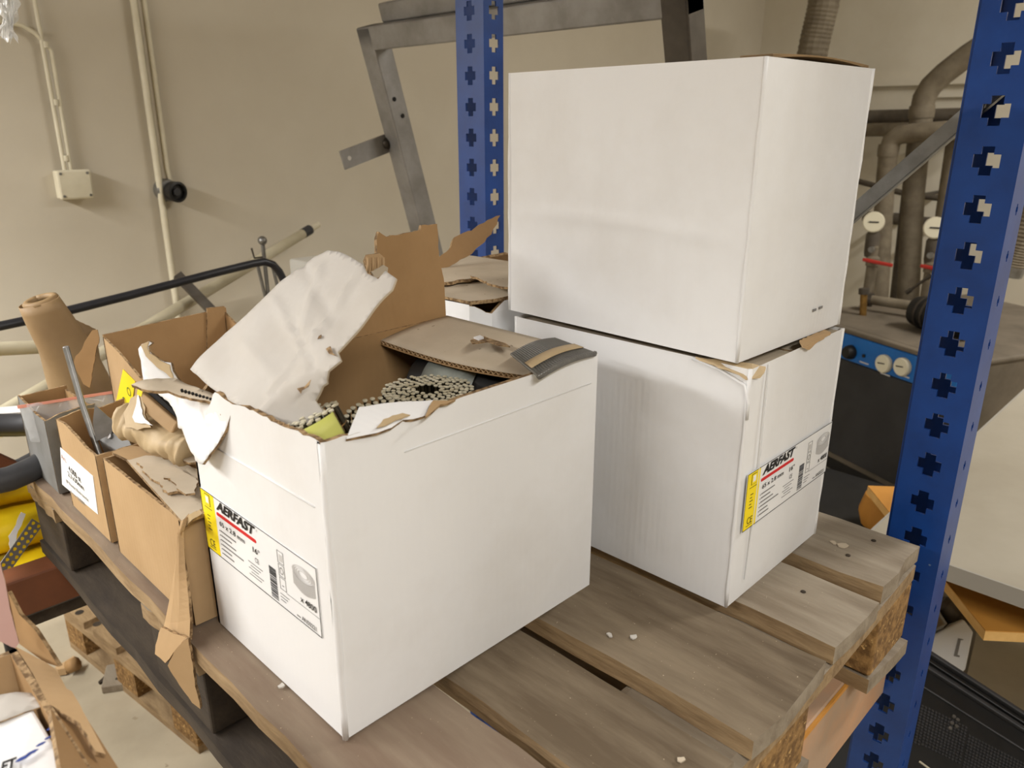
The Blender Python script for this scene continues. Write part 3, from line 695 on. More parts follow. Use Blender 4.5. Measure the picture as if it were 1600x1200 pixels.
# dark can with a paper label under the end flap
cx = thing('dark_can', 'dark cylinder with grey printed label under the end flap', 'can', (.50, .545, .19))
MB().lathe([(.0, -.07), (.030, -.07), (.031, -.066), (.031, .066), (.030, .07), (0, .07)], (.508, .548, .203), (.30, -1, 0), 28).build('body', BLACKP, cx, smooth='auto')
def canf(u, v):
    ax = V((.30, -1, 0)).normalized(); a = V((0, 0, 1)); b = ax.cross(a); an = -2.4 + u * 2.1
    an = .3 + u * 2.0
    return V((.508, .548, .203)) + ax * (-.052 + v * .06) + (a * math.cos(an) + b * math.sin(an)) * .0318
PL = M('grey_paper_label', C(150, 154, 146), C(120, 124, 116), .4, 30)
mb = MB(); mb.patch(canf, 14, 4, -.0005, 0, 0, 0); mb.build('paper_label', PL, cx, smooth=True)
for i in range(8):
    mb = MB(); mb.patch(lambda u, v: canf(.35 + i * .045 + u * .02, .15 + v * .28) + V((-.0008, -.0003, .0002)), 2, 1, -.0002, 0, 0, 0); mb.build('barcode_bar', GREY, cx)

# ------------------------------------------------------------------ strip of collated nails on the end flap
zz = BH + .007
q00, q10, q01, q11 = pZ(799, 553, zz + .001), pZ(842, 588, zz - .006), pZ(866, 529, zz + .002), pZ(929, 552, zz - .005)
ns = thing('nail_strip', 'grey strip of collated nails with tan paper band on the end flap', 'nail strip', q00.lerp(q11, .5) - V((0, 0, .004)))
N_ = 26
def npos(i, v):
    u = i / (N_ - 1); p = q00.lerp(q01, u).lerp(q10.lerp(q11, u), v)
    return p + V((0, 0, .0035 * math.sin(math.pi * u)))
nl = MB().tube([(0, 0, 0), (0, 0, 1)], .00125, 7)
L0 = (npos(12, 1) - npos(12, 0)).length
nb = MB().tube([(0, 0, 0), (0, 0, L0)], .00135, 8).lathe([(.0022, -.001), (.0024, .0012), (.0016, .0018)], (0, 0, L0), (0, 0, 1), 9).build('nail', NAILD, ns, smooth='auto', local=True)
for i in range(N_):
    o = nb if i == 0 else nb.copy()
    if i: COL.objects.link(o); o.parent = ns
    a_, b_ = npos(i, 0), npos(i, 1); d = b_ - a_
    o.rotation_mode = 'QUATERNION'; o.rotation_quaternion = d.to_track_quat('Z', 'Y'); o.location = a_ - ns.location; o.scale = (1, 1, d.length / L0)
mb = MB(); mb.patch(lambda u, v: npos(u * (N_ - 1), .50 + v * .24) + V((0, 0, .0018)), 20, 2, .0004, 0, 0, 0); mb.build('paper_band', TAPE, ns, smooth=True)
mb = MB(); mb.tube([npos(i, 1.0) + V((0, 0, -.0006)) for i in range(N_)], .0026, 8); mb.build('head_row', NAILD, ns, smooth=True)

# ================================================================== CLOSED CARTONS
def carton(name, label, loc, rz, W, L, H, seed, crease=None, bul=.0025, top_gap=.0):
    t = thing(name, label, 'box', loc, rz)
    rnd = random.Random(seed)
    ph_ = [rnd.uniform(0, 6) for _ in range(6)]
    def bump(face, a, b):
        e = math.sin(math.pi * a) ** .6 * math.sin(math.pi * b) ** .6
        d = bul * e * (.4 + .6 * math.sin(2.3 * a + ph_[face]) * math.sin(2.0 * b + ph_[(face + 2) % 6]))
        if crease and face == 3: d += .0013 * max(0, 1 - abs(b - crease - .02 * math.sin(4 * a)) / .03) * min(1, 6 * a) * min(1, 6 * (1 - a))
        return d
    nA, nB = 18, 40; mb = MB()
    faces = [(V((0, 0, 0)), V((W, 0, 0)), V((0, 0, H)), V((0, -1, 0))), (V((W, 0, 0)), V((0, L, 0)), V((0, 0, H)), V((1, 0, 0))),
             (V((W, L, 0)), V((-W, 0, 0)), V((0, 0, H)), V((0, 1, 0))), (V((0, L, 0)), V((0, -L, 0)), V((0, 0, H)), V((-1, 0, 0)))]
    for fi, (o_, ud, vd, nd) in enumerate(faces):
        vs_ = [o_ + ud * (i / nA) + vd * (j / nB) + nd * bump(fi, i / nA, j / nB) for i in range(nA + 1) for j in range(nB + 1)]
        mb.add(vs_, [(i * (nB + 1) + j, (i + 1) * (nB + 1) + j, (i + 1) * (nB + 1) + j + 1, i * (nB + 1) + j + 1) for i in range(nA) for j in range(nB)])
    mb.add([(0, 0, 0.0003), (W, 0, 0.0003), (W, L, 0.0003), (0, L, 0.0003)], [(3, 2, 1, 0)])
    o = mb.build('body', WHITE, t, local=True, merge=True, smooth='auto')
    for (x_, y_) in ((.0008, .0008), (W - .0008, .0008), (.0008, L - .0008), (W - .0008, L - .0008)):
        MB().tube([(x_, y_, H * i / 12) for i in range(13)], [rnd.uniform(.0016, .0026) for _ in range(13)], 8).build('corner_edge', WHITE, t, local=True, smooth=True)
    return t
def top_flaps(t, W, L, H, rise0, rise1, gap=.003, mats=None):
    H = H - .004
    mats = mats or [DUSTK, KRAFTD, KEDGE]
    for s_, x0 in ((1, 0), (-1, W)):
        def fn(u, v):
            uu = u if s_ > 0 else 1 - u
            x = x0 + s_ * (.0005 + (W / 2 - gap) * v); y = .001 + (L - .002) * uu
            r = rise0 + (rise1 - rise0) * uu
            return (x, y, H + .0006 + r * math.sin(math.pi * .5 * v))
        mb = MB(); mb.patch(lambda v, u: fn(u, v), 6, 10, .004, 0, 1, 2)
        o = mb.build('top_flap', mats, t, local=True, merge=True)
LB = carton('sealed_carton', 'white carton with AERFAST label under the top box', (.6305, .3145, 0), math.radians(.5), .2105, .297, .2535, 3, bul=.004)
top_flaps(LB, .2105, .297, .2535, -.003, -.003)
carton_label(LB, (.0095, -.0030, .0835), (1, 0, 0), (0, -1, 0), .197, local=True)
# torn liner at its near top corner and folded rim
MB().prism(jag([V(p) for p in ((-.004, .055, .2535), (-.006, .015, .249), (-.004, .002, .2440), (.012, -.004, .2435), (.022, -.004, .2505), (.01, .004, .2545))], .0012, .005), (.001, .001, .0016)).build('torn_liner', TAPE, LB, local=True)
MB().tube([(-.001, .060, .252), (-.0015, .03, .247), (-.001, .004, .238), (-.0005, -.001, .222), (.0, -.001, .205)], .0016, 7).build('crease', WHITE, LB, local=True, smooth=True)
MB().prism(jag([V(p) for p in ((.10, -.003, .2545), (.115, -.004, .2490), (.128, -.004, .2525), (.17, -.003, .2560), (.17, .004, .2575), (.11, .004, .2575))], .001, .005), (0, .001, .0012)).build('torn_liner', KRAFT, LB, local=True)
MB().tube([(.032, -.002, .252), (.032, -.0035, .17), (.031, -.0035, .09), (.031, -.002, .02)], .0008, 6).build('panel_seam', WHITE, LB, local=True)
UB = carton('sealed_carton', 'plain white carton on top of the stack', (.6245, .3255, .2585), math.radians(-1.4), .211, .300, .259, 5, crease=.43, bul=.003)
top_flaps(UB, .211, .300, .259, .003, .001)
for i in range(3):
    def fl(u, v, i=i): return (.012 + u * .19, .0015 + v * .03, .2590 + .0012 * i + (.0050 - i * .001) * math.sin(math.pi * u * .95 + .1) * (1 - v * .3))
    mb = MB(); mb.patch(fl, 14, 3, .0008, 0, 0, 0); mb.build('lifted_flap_edge', PAPER, UB, local=True)
for (x_, z_) in ((.138, .026), (.152, .0265)): MB().box(x_, x_ + .007, -.0028, -.0022, z_, z_ + .0025).build('ink_mark', GREY, UB, local=True)
# carton behind the open one
GB = thing('torn_carton', 'white carton with torn dusty top behind the open box', 'box', (.64, .75, 0))
gx0, gx1, gy0, gy1, gh = .607, .83, .652, .93, .262
for nm, q in (('side_panel', [(gx0, gy0 + .016, 0), (gx0, gy0 + .016, gh), (gx0, gy1, gh), (gx0, gy1, 0)]),):
    sheet(nm, q, (-1, 0, 0), GB)
sheet('corner_panel', [(gx0, gy0 + .016, 0), (gx0, gy0 + .016, gh - .002), (gx0 + .022, gy0, gh - .012), (gx0 + .022, gy0, 0)], (-.6, -.8, 0), GB, amp=.0015, edges=(1,))
sheet('near_panel', [(gx0 + .022, gy0, 0), (gx0 + .022, gy0, gh - .012), (gx0 + .045, gy0 + .002, gh), (gx1, gy0 + .002, gh), (gx1, gy0, 0)], (0, -1, 0), GB)
sheet('far_panel', [(gx0, gy1, 0), (gx0, gy1, gh), (gx1, gy1, gh), (gx1, gy1, 0)], (0, 1, 0), GB)
sheet('end_panel', [(gx1, gy0, 0), (gx1, gy0, gh), (gx1, gy1, gh), (gx1, gy1, 0)], (1, 0, 0), GB)
tz = lambda x, y, z=gh + .004: pZ(x, y, z)
sheet('top_flap', [(gx0, gy0 + .016, gh + .004), (gx0 + .03, gy0 + .004, gh + .004), (gx1 - .01, gy0 + .004, gh + .004), (gx1 - .01, gy0 + .12, gh + .002), (gx0, gy0 + .12, gh + .002)], (0, 0, 1), GB, [DUSTK, KRAFTD, KEDGE], amp=.001, edges=(2, 3))
sheet('top_flap', [(gx0, gy0 + .110, gh + .009), (gx1 - .01, gy0 + .085, gh + .010), (gx1 - .01, gy1, gh + .008), (gx0, gy1, gh + .008)], (0, 0, 1), GB, [DUSTK, KRAFTD, KEDGE], amp=.003, edges=(0,))
pu = lambda x, y: pP(x, y, (.70, .86, gh + .03), (.15, 1, -.45))
sheet('raised_flap', [pu(*p) for p in ((676, 420), (678, 408), (690, 398), (702, 388), (708, 372), (735, 362), (760, 345), (779, 338), (774, 352), (765, 368), (748, 385), (735, 398), (718, 406), (700, 418), (684, 428))], (.15, 1, -.45), GB, [WHITE, KRAFTD, KEDGE], th=.005, amp=.0018, step=.008)
pv = lambda x, y: pP(x, y, (.70, .88, gh + .010), (0, .6, 1))
sheet('bent_flap', [pv(*p) for p in ((684, 428), (700, 420), (722, 410), (745, 402), (790, 394), (800, 398), (800, 408), (740, 414), (700, 428))], (0, .6, 1), GB, [KRAFT, KRAFTD, KEDGE], th=.004, amp=.0012)
sheet('torn_layer', [tz(x, y, gh + .016) for x, y in ((735, 430), (760, 424), (800, 418), (812, 450), (785, 448), (765, 443), (750, 436))], (0, 0, 1), GB, [DUSTK, WHITE, KEDGE], th=.003, amp=.002)

# ================================================================== BROWN BOXES ON THE LEFT
KC = [KRAFT, KRAFTD, KEDGE]
def open_box(name, label, x0, x1, y0, y1, h, hs=None, mats=KC, wob=.002, th=.003):
    t = thing(name, label, 'box', ((x0 + x1) / 2, (y0 + y1) / 2, 0)); hs = hs or {}
    MB().box(x0 + th, x1 - th, y0 + th, y1 - th, .0005, .003).build('bottom', mats[1], t)
    def top(p0, p1, key):
        q = hs.get(key, [h, h]); n = len(q) - 1
        return [V(p0).lerp(V(p1), i / n) + V((0, 0, q[i])) for i in range(n + 1)]
    e = .0006
    for nm, a, b, nrm, key in (('left_panel', (x0, y0 + e, 0), (x0, y1 - e, 0), (-1, 0, 0), 'l'), ('near_panel', (x0, y0, 0), (x1, y0, 0), (0, -1, 0), 'n'), ('right_panel', (x1 - e, y0 + e, 0), (x1 - e, y1 - e, 0), (1, 0, 0), 'r'), ('far_panel', (x0, y1, 0), (x1, y1, 0), (0, 1, 0), 'f')):
        tp = top(a, b, key); sheet(nm, [V(a) + V((0, 0, .0005))] + tp + [V(b) + V((0, 0, .0005))], nrm, t, mats, th=th, amp=.0005, edges=range(1, len(tp)))
    return t
# labelled brown box holding the bracket
bB = open_box('brown_carton', 'small open brown box with white paper label holding a bracket', .240, .322, .893, 1.030, .112, dict(l=[.111, .112, .118, .122, .119], f=[.119, .124, .121, .126], n=[.111, .112, .112], r=[.112, .118, .121]))
lab = MB().prism([pX(x, y, .2394) for x, y in ((94, 699), (145, 744), (153, 804), (97, 757))], (.0004, 0, 0)).build('paper_label', PAPERW, bB)
def btext(s_, px0, px1, h, mat=PRINT, bold=.01):
    a, b = pX(*px0, .2391), pX(*px1, .2391); d = (b - a)
    text(s_, lab, mat, a, d.normalized(), V((0, 0, 1)), d.length, h, 0, bold)
btext('4.000 st', (108, 736), (127, 755), .0085); btext('2,1x30mm', (107, 745), (132, 769), .0085)
btext('BP Rundst Blank bandat', (104, 754), (139, 785), .0050, GREY); btext('Art.nr 238880', (110, 770), (133, 791), .0050, GREY)
btext('Art.', (96, 716), (104, 724), .007, PINK)
# far small box, grey outside
bA = open_box('brown_carton', 'small torn box with grey left side at the pallet corner', .238, .300, 1.075, 1.195, .105, dict(l=[.104, .103, .107, .110], n=[.104, .110, .112, .112], f=[.108, .11]), mats=[M('grey_box_side', C(122, 122, 120), C(100, 99, 96), .6, 12), KRAFTD, KEDGE])
# flat brown box with dusty folded flaps
bC = open_box('brown_carton', 'brown box with dusty closed flaps and a torn strip hanging down', .2395, .420, .669, .868, .117)
sheet('top_flap', [pZ(x, y, .121) for x, y in ((189, 708), (285, 815), (310, 806), (350, 790), (340, 750), (300, 730), (240, 712))], (0, 0, 1), bC, [DUSTK, KRAFTD, KEDGE], th=.0035, amp=.0015, edges=(3, 4, 5, 6))
sheet('top_flap', [pZ(x, y, .1255) for x, y in ((213, 722), (262, 770), (300, 765), (305, 745), (285, 735), (262, 728))], (0, 0, 1), bC, [DUSTK, KRAFTD, KEDGE], th=.003, amp=.002)
sheet('torn_layer', [pZ(x, y, .130) for x, y in ((255, 742), (290, 772), (305, 770), (306, 748), (290, 740), (284, 750), (268, 746))], (0, 0, 1), bC, [DUSTK, KRAFTD, KEDGE], th=.002, amp=.0025)
plf = lambda x, y: pP(x, y, (.26, .86, .128), (.0, -.25, 1))
sheet('far_flap', [plf(*p) for p in ((175, 706), (205, 696), (232, 700), (262, 712), (302, 714), (303, 722), (262, 722), (222, 722), (212, 724))], (0, -.25, 1), bC, [KRAFT, KRAFTD, KEDGE], th=.0035, amp=.001, edges=(4, 5, 6, 7))
# hanging torn strip at the near left corner of that box
path = [(312, 797), (300, 800), (290, 812), (285, 835), (281, 870), (272, 915), (262, 965), (254, 1000), (262, 1040), (305, 1110)]
def stripf(u, v):
    k = u * (len(Lp) - 1); i = min(int(k), len(Lp) - 2); f_ = k - i
    a = Lp[i].lerp(Lp[i + 1], f_); b = Rp[i].lerp(Rp[i + 1], f_)
    return a.lerp(b, v) + V((-.002, -.001, 0)) * math.sin(v * math.pi) * 2
SX = .228
Lp = [pX(282, 815, .236), pX(279, 840, .232), pX(274, 880, .229), pX(266, 930, .227), pX(258, 970, .226), pX(250, 1000, .222)]
Rp = [pX(296, 806, .239), pX(287, 830, .236), pX(289, 880, .232), pX(294, 930, .229), pX(297, 968, .227), pX(296, 1000, .224)]
mb = MB(); mb.patch(stripf, 20, 3, .003, 0, 1, 2); mb.build('hanging_strip', [KRAFT, KRAFTD, KEDGE], bC, smooth=False)
ps = lambda x, y: pP(x, y, (.222, .635, .0), (-1, -.25, .25))
sheet('hanging_strip_end', [ps(*p) for p in ((252, 980), (262, 985), (280, 992), (296, 1000), (285, 1006), (272, 1018), (264, 1030), (258, 1036), (250, 1028), (242, 1022), (243, 1008))], (-1, -.25, .25), bC, [KRAFT, KRAFTD, KEDGE], th=.003, amp=.0015)
ps2 = lambda x, y: pP(x, y, (.232, .625, -.01), (-.8, -.5, -.1))
sheet('hanging_strip_tail', [ps2(*p) for p in ((272, 1018), (285, 1002), (294, 998), (298, 1020), (302, 1050), (307, 1080), (313, 1108), (300, 1098), (280, 1070), (262, 1040))], (-.8, -.5, -.1), bC, [KRAFT, KRAFTD, KEDGE], th=.0035, amp=.0008)
sheet('corner_fold', [pX(x, y, .2380) for x, y in ((285, 816), (296, 804), (312, 796), (316, 802), (300, 812), (290, 824))], (-1, 0, 0), bC, [TAPE, KRAFTD, KEDGE], th=.002, amp=.0006)
# tall open brown box behind with yellow tape
bD = open_box('brown_carton', 'tall open brown box with yellow printed tape behind the label box', .331, .506, .89, 1.10, .20, dict(l=[.135, .150, .165, .182, .194], f=[.197, .200, .203, .206], n=[.13, .13], r=[.15, .16, .2]))
sheet('corner_flap', [pY(x, y, 1.098) for x, y in ((322, 481), (349, 478), (350, 500), (345, 560), (330, 610), (322, 612))], (0, 1, 0), bD, KC, th=.004)
plx = lambda x, y, d=0: pX(x, y, .3300 - d)
tp = MB().prism([plx(*p) for p in ((192, 577), (211, 596), (205, 640), (192, 672), (176, 652))], (.0004, 0, 0)).build('printed_tape', YELT, bD)
for (px, py) in ((201, 612), (194, 627), (190, 642)):
    cpt = plx(px, py, .0006); MB().add([cpt + V((0, math.cos(t_) * r_, math.sin(t_) * r_)) for r_ in (.0062, .0048) for t_ in [2 * math.pi * i / 18 for i in range(18)]], [(i, (i + 1) % 18, 18 + (i + 1) % 18, 18 + i) for i in range(18)]).build('tape_mark', GREENP, tp)
# torn side flap of the tall box, leaning out to the left
pk = lambda x, y: pP(x, y, (.331, 1.10, .19), (-.55, -1, .3))
sheet('side_flap', [pk(*p) for p in ((152, 515), (144, 516), (136, 528), (128, 545), (118, 556), (114, 570), (130, 600), (140, 606), (146, 570), (155, 528))], (-.55, -1, .3), bD, [KRAFTD, KRAFT, KEDGE], th=.003, amp=.001)  # shade on this flap is put into the darker board colour
# small brown box wedged beside the torn corner
t = thing('small_brown_box', 'little brown box lying between crumpled paper and torn white corner', 'box', (.30, .74, .123))
nE = V((-.8, -.45, .35)).normalized(); pE = lambda x, y: pP(x, y, (.285, .77, .158), nE)
MB().prism([pE(*p) for p in ((219, 611), (277, 660), (268, 679), (222, 641))], -nE * .035).build('body', KRAFT, t, bevel=.0015)
MB().prism([pE(*p) - nE * .006 for p in ((221, 610), (229, 607), (283, 658), (278, 660))], -nE * .025).build('dark_lid', DARK, t)
MB().prism([pE(*p) + nE * .0004 for p in ((216, 606), (223, 612), (221, 620), (214, 616))], -nE * .0003).build('yellow_sticker', YELT, t)
# crumpled kraft roll
t = thing('paper_roll', 'crumpled kraft packing paper on the brown box flaps', 'paper', pZ(245, 690, .125))
pa = [pZ(202, 655, .158), pZ(222, 668, .152), pZ(248, 683, .148), pZ(275, 696, .146), pZ(298, 706, .145)]
mb = MB(); n = 22; vs_, fs = [], []
axl = []
for i in range(29):
    f_ = i / 28 * 4; k = min(int(f_), 3); c_ = pa[k].lerp(pa[k + 1], f_ - k); d = (pa[-1] - pa[0]).normalized()
    a = V((0, 0, 1)); a = (a - d * a.dot(d)).normalized(); b = d.cross(a)
    r = (.0200 - .004 * i / 28) * (1 + .07 * (i % 4 == 0))
    for j in range(n):
        an = 2 * math.pi * j / n; rr = r * (1 + .10 * math.sin(3 * an + i * .5) + .06 * math.sin(i * 1.9) + .05 * random.uniform(-1, 1))
        vs_.append(c_ + a * math.cos(an) * rr * .9 + b * math.sin(an) * rr)
for i in range(28):
    for j in range(n): fs.append((i * n + j, i * n + (j + 1) % n, (i + 1) * n + (j + 1) % n, (i + 1) * n + j))
fs += [tuple(range(n - 1, -1, -1)), tuple(range(28 * n, 29 * n))]
mb.add(vs_, fs); mb.build('tube', TAPE, t, smooth=True)
pw = lambda x, y: pP(x, y, pa[0] + V((-.02, -.02, .005)), (-1, -.4, .6))
sheet('upright_end', [pw(*p) for p in ((218, 612), (224, 630), (229, 655), (236, 668), (215, 672), (196, 668), (193, 645), (204, 622))], (-1, -.4, .6), t, [TAPE, WHITE, KEDGE], th=.002, amp=.0015)
MB().prism(jag([pw(*p) + V((-.001, -.0005, .0006)) for p in ((217, 615), (221, 635), (226, 652), (240, 665), (222, 662), (212, 660), (208, 652), (213, 636))], .001, .004), (.0006, .0002, -.0003)).build('torn_white_liner', WHITE, t)
sheet('torn_end', [pZ(x, y, .140) for x, y in ((270, 702), (290, 695), (305, 690), (306, 722), (295, 723), (285, 716), (268, 712))], (0, 0, 1), t, [DUSTK, KRAFT, KEDGE], th=.002, amp=.0018)
# steel bracket and rod standing in the labelled box
t = thing('steel_bracket', 'bent grey steel bracket with a hole in the small labelled box', 'bracket', (.28, .96, .01))
pq = lambda x, y: pP(x, y, (.285, .94, .11), (-.75, -.45, .35))
hole = [pq(*p) for p in ((152, 682), (190, 654), (203, 692), (205, 696), (172, 708), (163, 707))]
MB().prism(hole, V((.75, .45, -.35)).normalized() * .003).build('plate', ZINC, t)
pr = lambda x, y: pP(x, y, (.290, .95, .13), (-.3, -1, .2))
MB().prism([pr(*p) for p in ((148, 632), (168, 650), (183, 662), (170, 680), (150, 690), (145, 660))], V((.3, 1, -.2)).normalized() * .003).build('side_plate', ZINC, t)
hp = pq(172, 681); MB().lathe([(.0035, 0), (.0035, .0008)], hp + V((-.002, -.001, .001)), (-.75, -.45, .35), 12).build('hole', PAPERW, t)
t = thing('steel_rod', 'thin steel rod standing upright in the small labelled box', 'rod', (.27, .93, .01))
MB().tube([pX(103, 543, .262), pX(128, 630, .262), pX(156, 712, .262)], .0037, 12).build('rod', ZINC, t, smooth='auto')
MB().lathe([(.0037, 0), (.0030, .0015)], pX(103, 543, .262), (0, .1, 1), 12).build('rod_tip', STEEL, t, smooth='auto')
# clear zip bag
t = thing('zip_bag', 'clear plastic zip bag with a red strip behind the small boxes', 'bag', (.31, 1.13, .02))
pz = lambda x, y: pP(x, y, (.30, 1.12, .125), (-.25, -1, .25))
CRb = [((60, 640), (150, 670), .004, .02), ((100, 630), (120, 690), -.004, .02), ((160, 625), (190, 680), .004, .015)]
wrinkled('film', [(28, 634), (70, 628), (120, 620), (178, 612), (190, 640), (205, 680), (170, 700), (110, 695), (48, 690), (38, 660)], pz, V((-.25, -1, .25)), t, [CLEAR, CLEAR, CLEAR], .0006, CRb, dx=.012)
MB().prism([pz(*p) + V((-.0006, -.002, 0)) for p in ((27, 633), (70, 627), (120, 619), (178, 610), (179, 614), (120, 623), (70, 631), (28, 638))], (.0001, .001, 0)).build('zip_strip', REDSTRIP, t)
MB().prism([pz(*p) + V((-.001, -.003, 0)) for p in ((66, 668), (98, 658), (120, 650), (140, 644), (142, 652), (110, 664), (92, 672))], (.0001, .0008, 0)).build('film_fold', CLEARW, t)

# ================================================================== BEHIND THE RACK, LEFT AND MIDDLE
# welded steel frame leaning behind the uprights
SFX = 1.32
TLp = pX(584, 58, SFX); lowp = pY(672, 398, TLp.y); e2 = (lowp - TLp).normalized()        # down along the left member
TRy = pX(1062, 40, SFX).y
e2 = V((e2.x, 0, e2.z)).normalized(); nrm = V((e2.z, 0, -e2.x)); nrm = nrm if nrm.x < 0 else -nrm
t = thing('steel_frame', 'welded grey steel frame leaning behind the blue upright', 'metal frame', TLp + e2 * ((TLp.z - FZ) / -e2.z))
SW = .058
Lf = (TLp.z - FZ) / -e2.z - .03; yL, yR = TLp.y, TRy
def fp(y, s, d=0): return V((TLp.x, y, TLp.z)) + e2 * s - nrm * d
def member(nm, a, b, up, w_=SW, h_=SW, mat=STEEL): return MB().bar(a, b, up, w_, h_).build(nm, mat, t, bevel=.004)
member('side_member', fp(yL, -SW / 2), fp(yL, Lf), (0, 1, 0))
member('side_member', fp(yR, -SW / 2), fp(yR, Lf), (0, 1, 0), mat=STEELD)
member('top_member', fp(yL + SW / 2, 0), fp(yR - SW / 2, 0), e2)
member('bottom_member', fp(yL - SW / 2, Lf - .2), fp(yR + SW / 2, Lf - .2), e2)
member('rear_rail', fp(yL - .03, -.052, .03), fp(yR - .2, -.052, .03), e2, .03, .045, STEEL)
tb0 = fp(yL + .0, 0); 
ta = pP(604, 224, fp(yL + SW / 2, 0), (0, 1, 0)); tbp = ta + nrm * .155 + e2 * .0
mb = MB(); mb.bar(ta, tbp, e2, .006, .05); mb.build('welded_tab', STEEL, t)
MB().lathe([(.006, -.004), (.006, .004)], ta.lerp(tbp, .86), (0, 1, 0), 12).build('bolt_hole', DUSTW, t)
MB().lathe([(.018, 0), (.010, .012), (.0, .014)], ta + nrm * .002, nrm, 10).build('weld', STEELD, t, smooth=True)
for k, (px, py) in enumerate(((616, 155), (629, 181))):
    c_ = pY(px, py, yL - SW / 2); MB().lathe([(.006, 0), (.006, .001)], c_ + V((0, -.0005, 0)), (0, -1, 0), 12).build('bolt_hole', DARK, t)

# long pale tube leaning on the wall
a, b = pY(497, 351, 2.52), pY(60, 612, 2.05); d = (b - a).normalized(); end = a + d * ((a.z - FZ) / -d.z)
t = thing('plastic_pipe', 'long pale plastic pipe leaning across the back wall', 'pipe', end)
MB().tube([a + d * .06, end], .017, 14).build('tube', PVC, t, smooth='auto')
MB().tube([a, a + d * .062], .011, 12).build('spigot', CREAM, t, smooth='auto')
MB().tube([a + d * .055, a + d * .10], .0178, 12).build('collar', RUBBER, t, smooth='auto')
# second pale pipe lying behind the paper roll
a, b = pY(-60, 548, 1.75), pY(85, 541, 1.75)
t = thing('plastic_pipe', 'short pale pipe end showing left of the paper roll', 'pipe', (a.x, a.y, FZ))
MB().tube([a - V((.5, 0, 0)), a, b, b + V((.02, 0, 0))], .014, 12).build('tube', PVC, t, smooth='auto')
MB().tube([(a.x - .3, a.y, a.z - .014), (a.x - .3, a.y, FZ)], .016, 10).build('prop', STEELD, t)
# black bent tube (handle of a cart)
q = [pY(x, y, 1.95) for x, y in ((-60, 522), (60, 497), (200, 462), (330, 428), (395, 412), (413, 409), (426, 413), (436, 424), (452, 455))]
t = thing('cart_handle', 'bent black tube running across in front of the wall', 'tube', (q[-1].x, q[-1].y, FZ))
MB().tube([V((q[0].x - .05, q[0].y, FZ)), V((q[0].x - .05, q[0].y, q[0].z - .06))] + q + [V((q[-1].x + .03, q[-1].y, q[-1].z - .15)), V((q[-1].x + .04, q[-1].y, FZ))], .0105, 12).build('tube', BLACKR, t, smooth='auto')
# chrome stand with a ball
t = thing('chrome_stand', 'thin chrome stand topped by a small ball near the wall', 'stand', (pY(410, 376, 2.2).x, 2.2, FZ))
c_ = pY(410, 376, 2.2); mb = MB(); mb.lathe([(.0138 * math.sin(math.pi * i / 10), -.0138 * math.cos(math.pi * i / 10)) for i in range(11)], c_, (0, 0, 1), 16); mb.build('ball', ZINC, t, smooth=True)
MB().tube([c_ - V((0, 0, .012)), V((c_.x + .005, 2.2, FZ))], .006, 10).build('pole', ZINC, t, smooth='auto')
for k, px in enumerate((402, 425)):
    c1_ = pY(px, 412, 2.2); MB().tube([c1_, pY(px + 14, 470, 2.2), V((c1_.x + .03, 2.2, FZ))], .0055, 8).build('side_rod', ZINC, t, smooth='auto')
c1_ = pY(393, 388, 2.2); MB().tube([c1_, c1_ + V((.006, 0, -.03)), c_ - V((0, 0, .05))], .003, 8).build('clip', STEELD, t)
# dark square bar
a, b = pY(277, 430, 2.25), pY(350, 505, 2.15); d = (b - a).normalized(); e_ = a + d * ((a.z - FZ) / -d.z)
tag(MB().bar(a, e_, (0, 1, 0), .025, .025).build('steel_bar', STEELD), 'dark square steel bar slanting behind the pale pipe', 'bar')
# white plastic container edge near the wall
c_ = pY(478, 408, 2.3); t = thing('plastic_tub', 'small pale plastic tub top behind the raised flap', 'tub', (c_.x, 2.3, FZ))
MB().box(c_.x - .03, c_.x + .10, 2.22, 2.36, c_.z - .08, c_.z + .005).build('lid', CLEARW, t, bevel=.008)
MB().box(c_.x - .02, c_.x + .09, 2.23, 2.35, FZ, c_.z - .08).build('body', CREAM, t, bevel=.01)

# brown paper roll standing behind the tall brown box
t = thing('paper_roll', 'brown wrapping paper rolled into a cone behind the tall box', 'paper', pY(130, 620, 1.36))
ax0, ax1 = pY(63, 469, 1.36), pY(148, 640, 1.36)
dd = (ax1 - ax0).normalized(); aa = V((0, 1, 0)); aa = (aa - dd * aa.dot(dd)).normalized(); bb = dd.cross(aa)
def cone(u, v):
    an = u * 2 * math.pi * 1.15; r = .027 + .020 * v + .0035 * u + .003 * math.sin(3 * an + 6 * v)
    return ax0 + (ax1 - ax0) * (v * (1.0 + .12 * math.sin(an))) + (aa * math.cos(an) + bb * math.sin(an)) * r
mb = MB(); mb.patch(cone, 40, 12, .0012, 0, 0, 0); mb.build('cone', PAPER, t, smooth=True)
mb = MB(); mb.tube([ax0 + (aa * math.cos(k / 20 * 2 * math.pi) + bb * math.sin(k / 20 * 2 * math.pi)) * .021 + dd * .002 for k in range(21)], .006, 8); mb.build('rolled_rim', PAPER, t, smooth=True)
pp_ = lambda x, y: pY(x, y, 1.40)
wrinkled('loose_sheet', [(94, 498), (120, 500), (150, 514), (156, 560), (150, 620), (135, 622), (110, 560)], pp_, V((0, -1, .1)), t, [PAPER, PAPER, PAPER], .001, [((95, 500), (140, 560), .006, .02)], dx=.02)

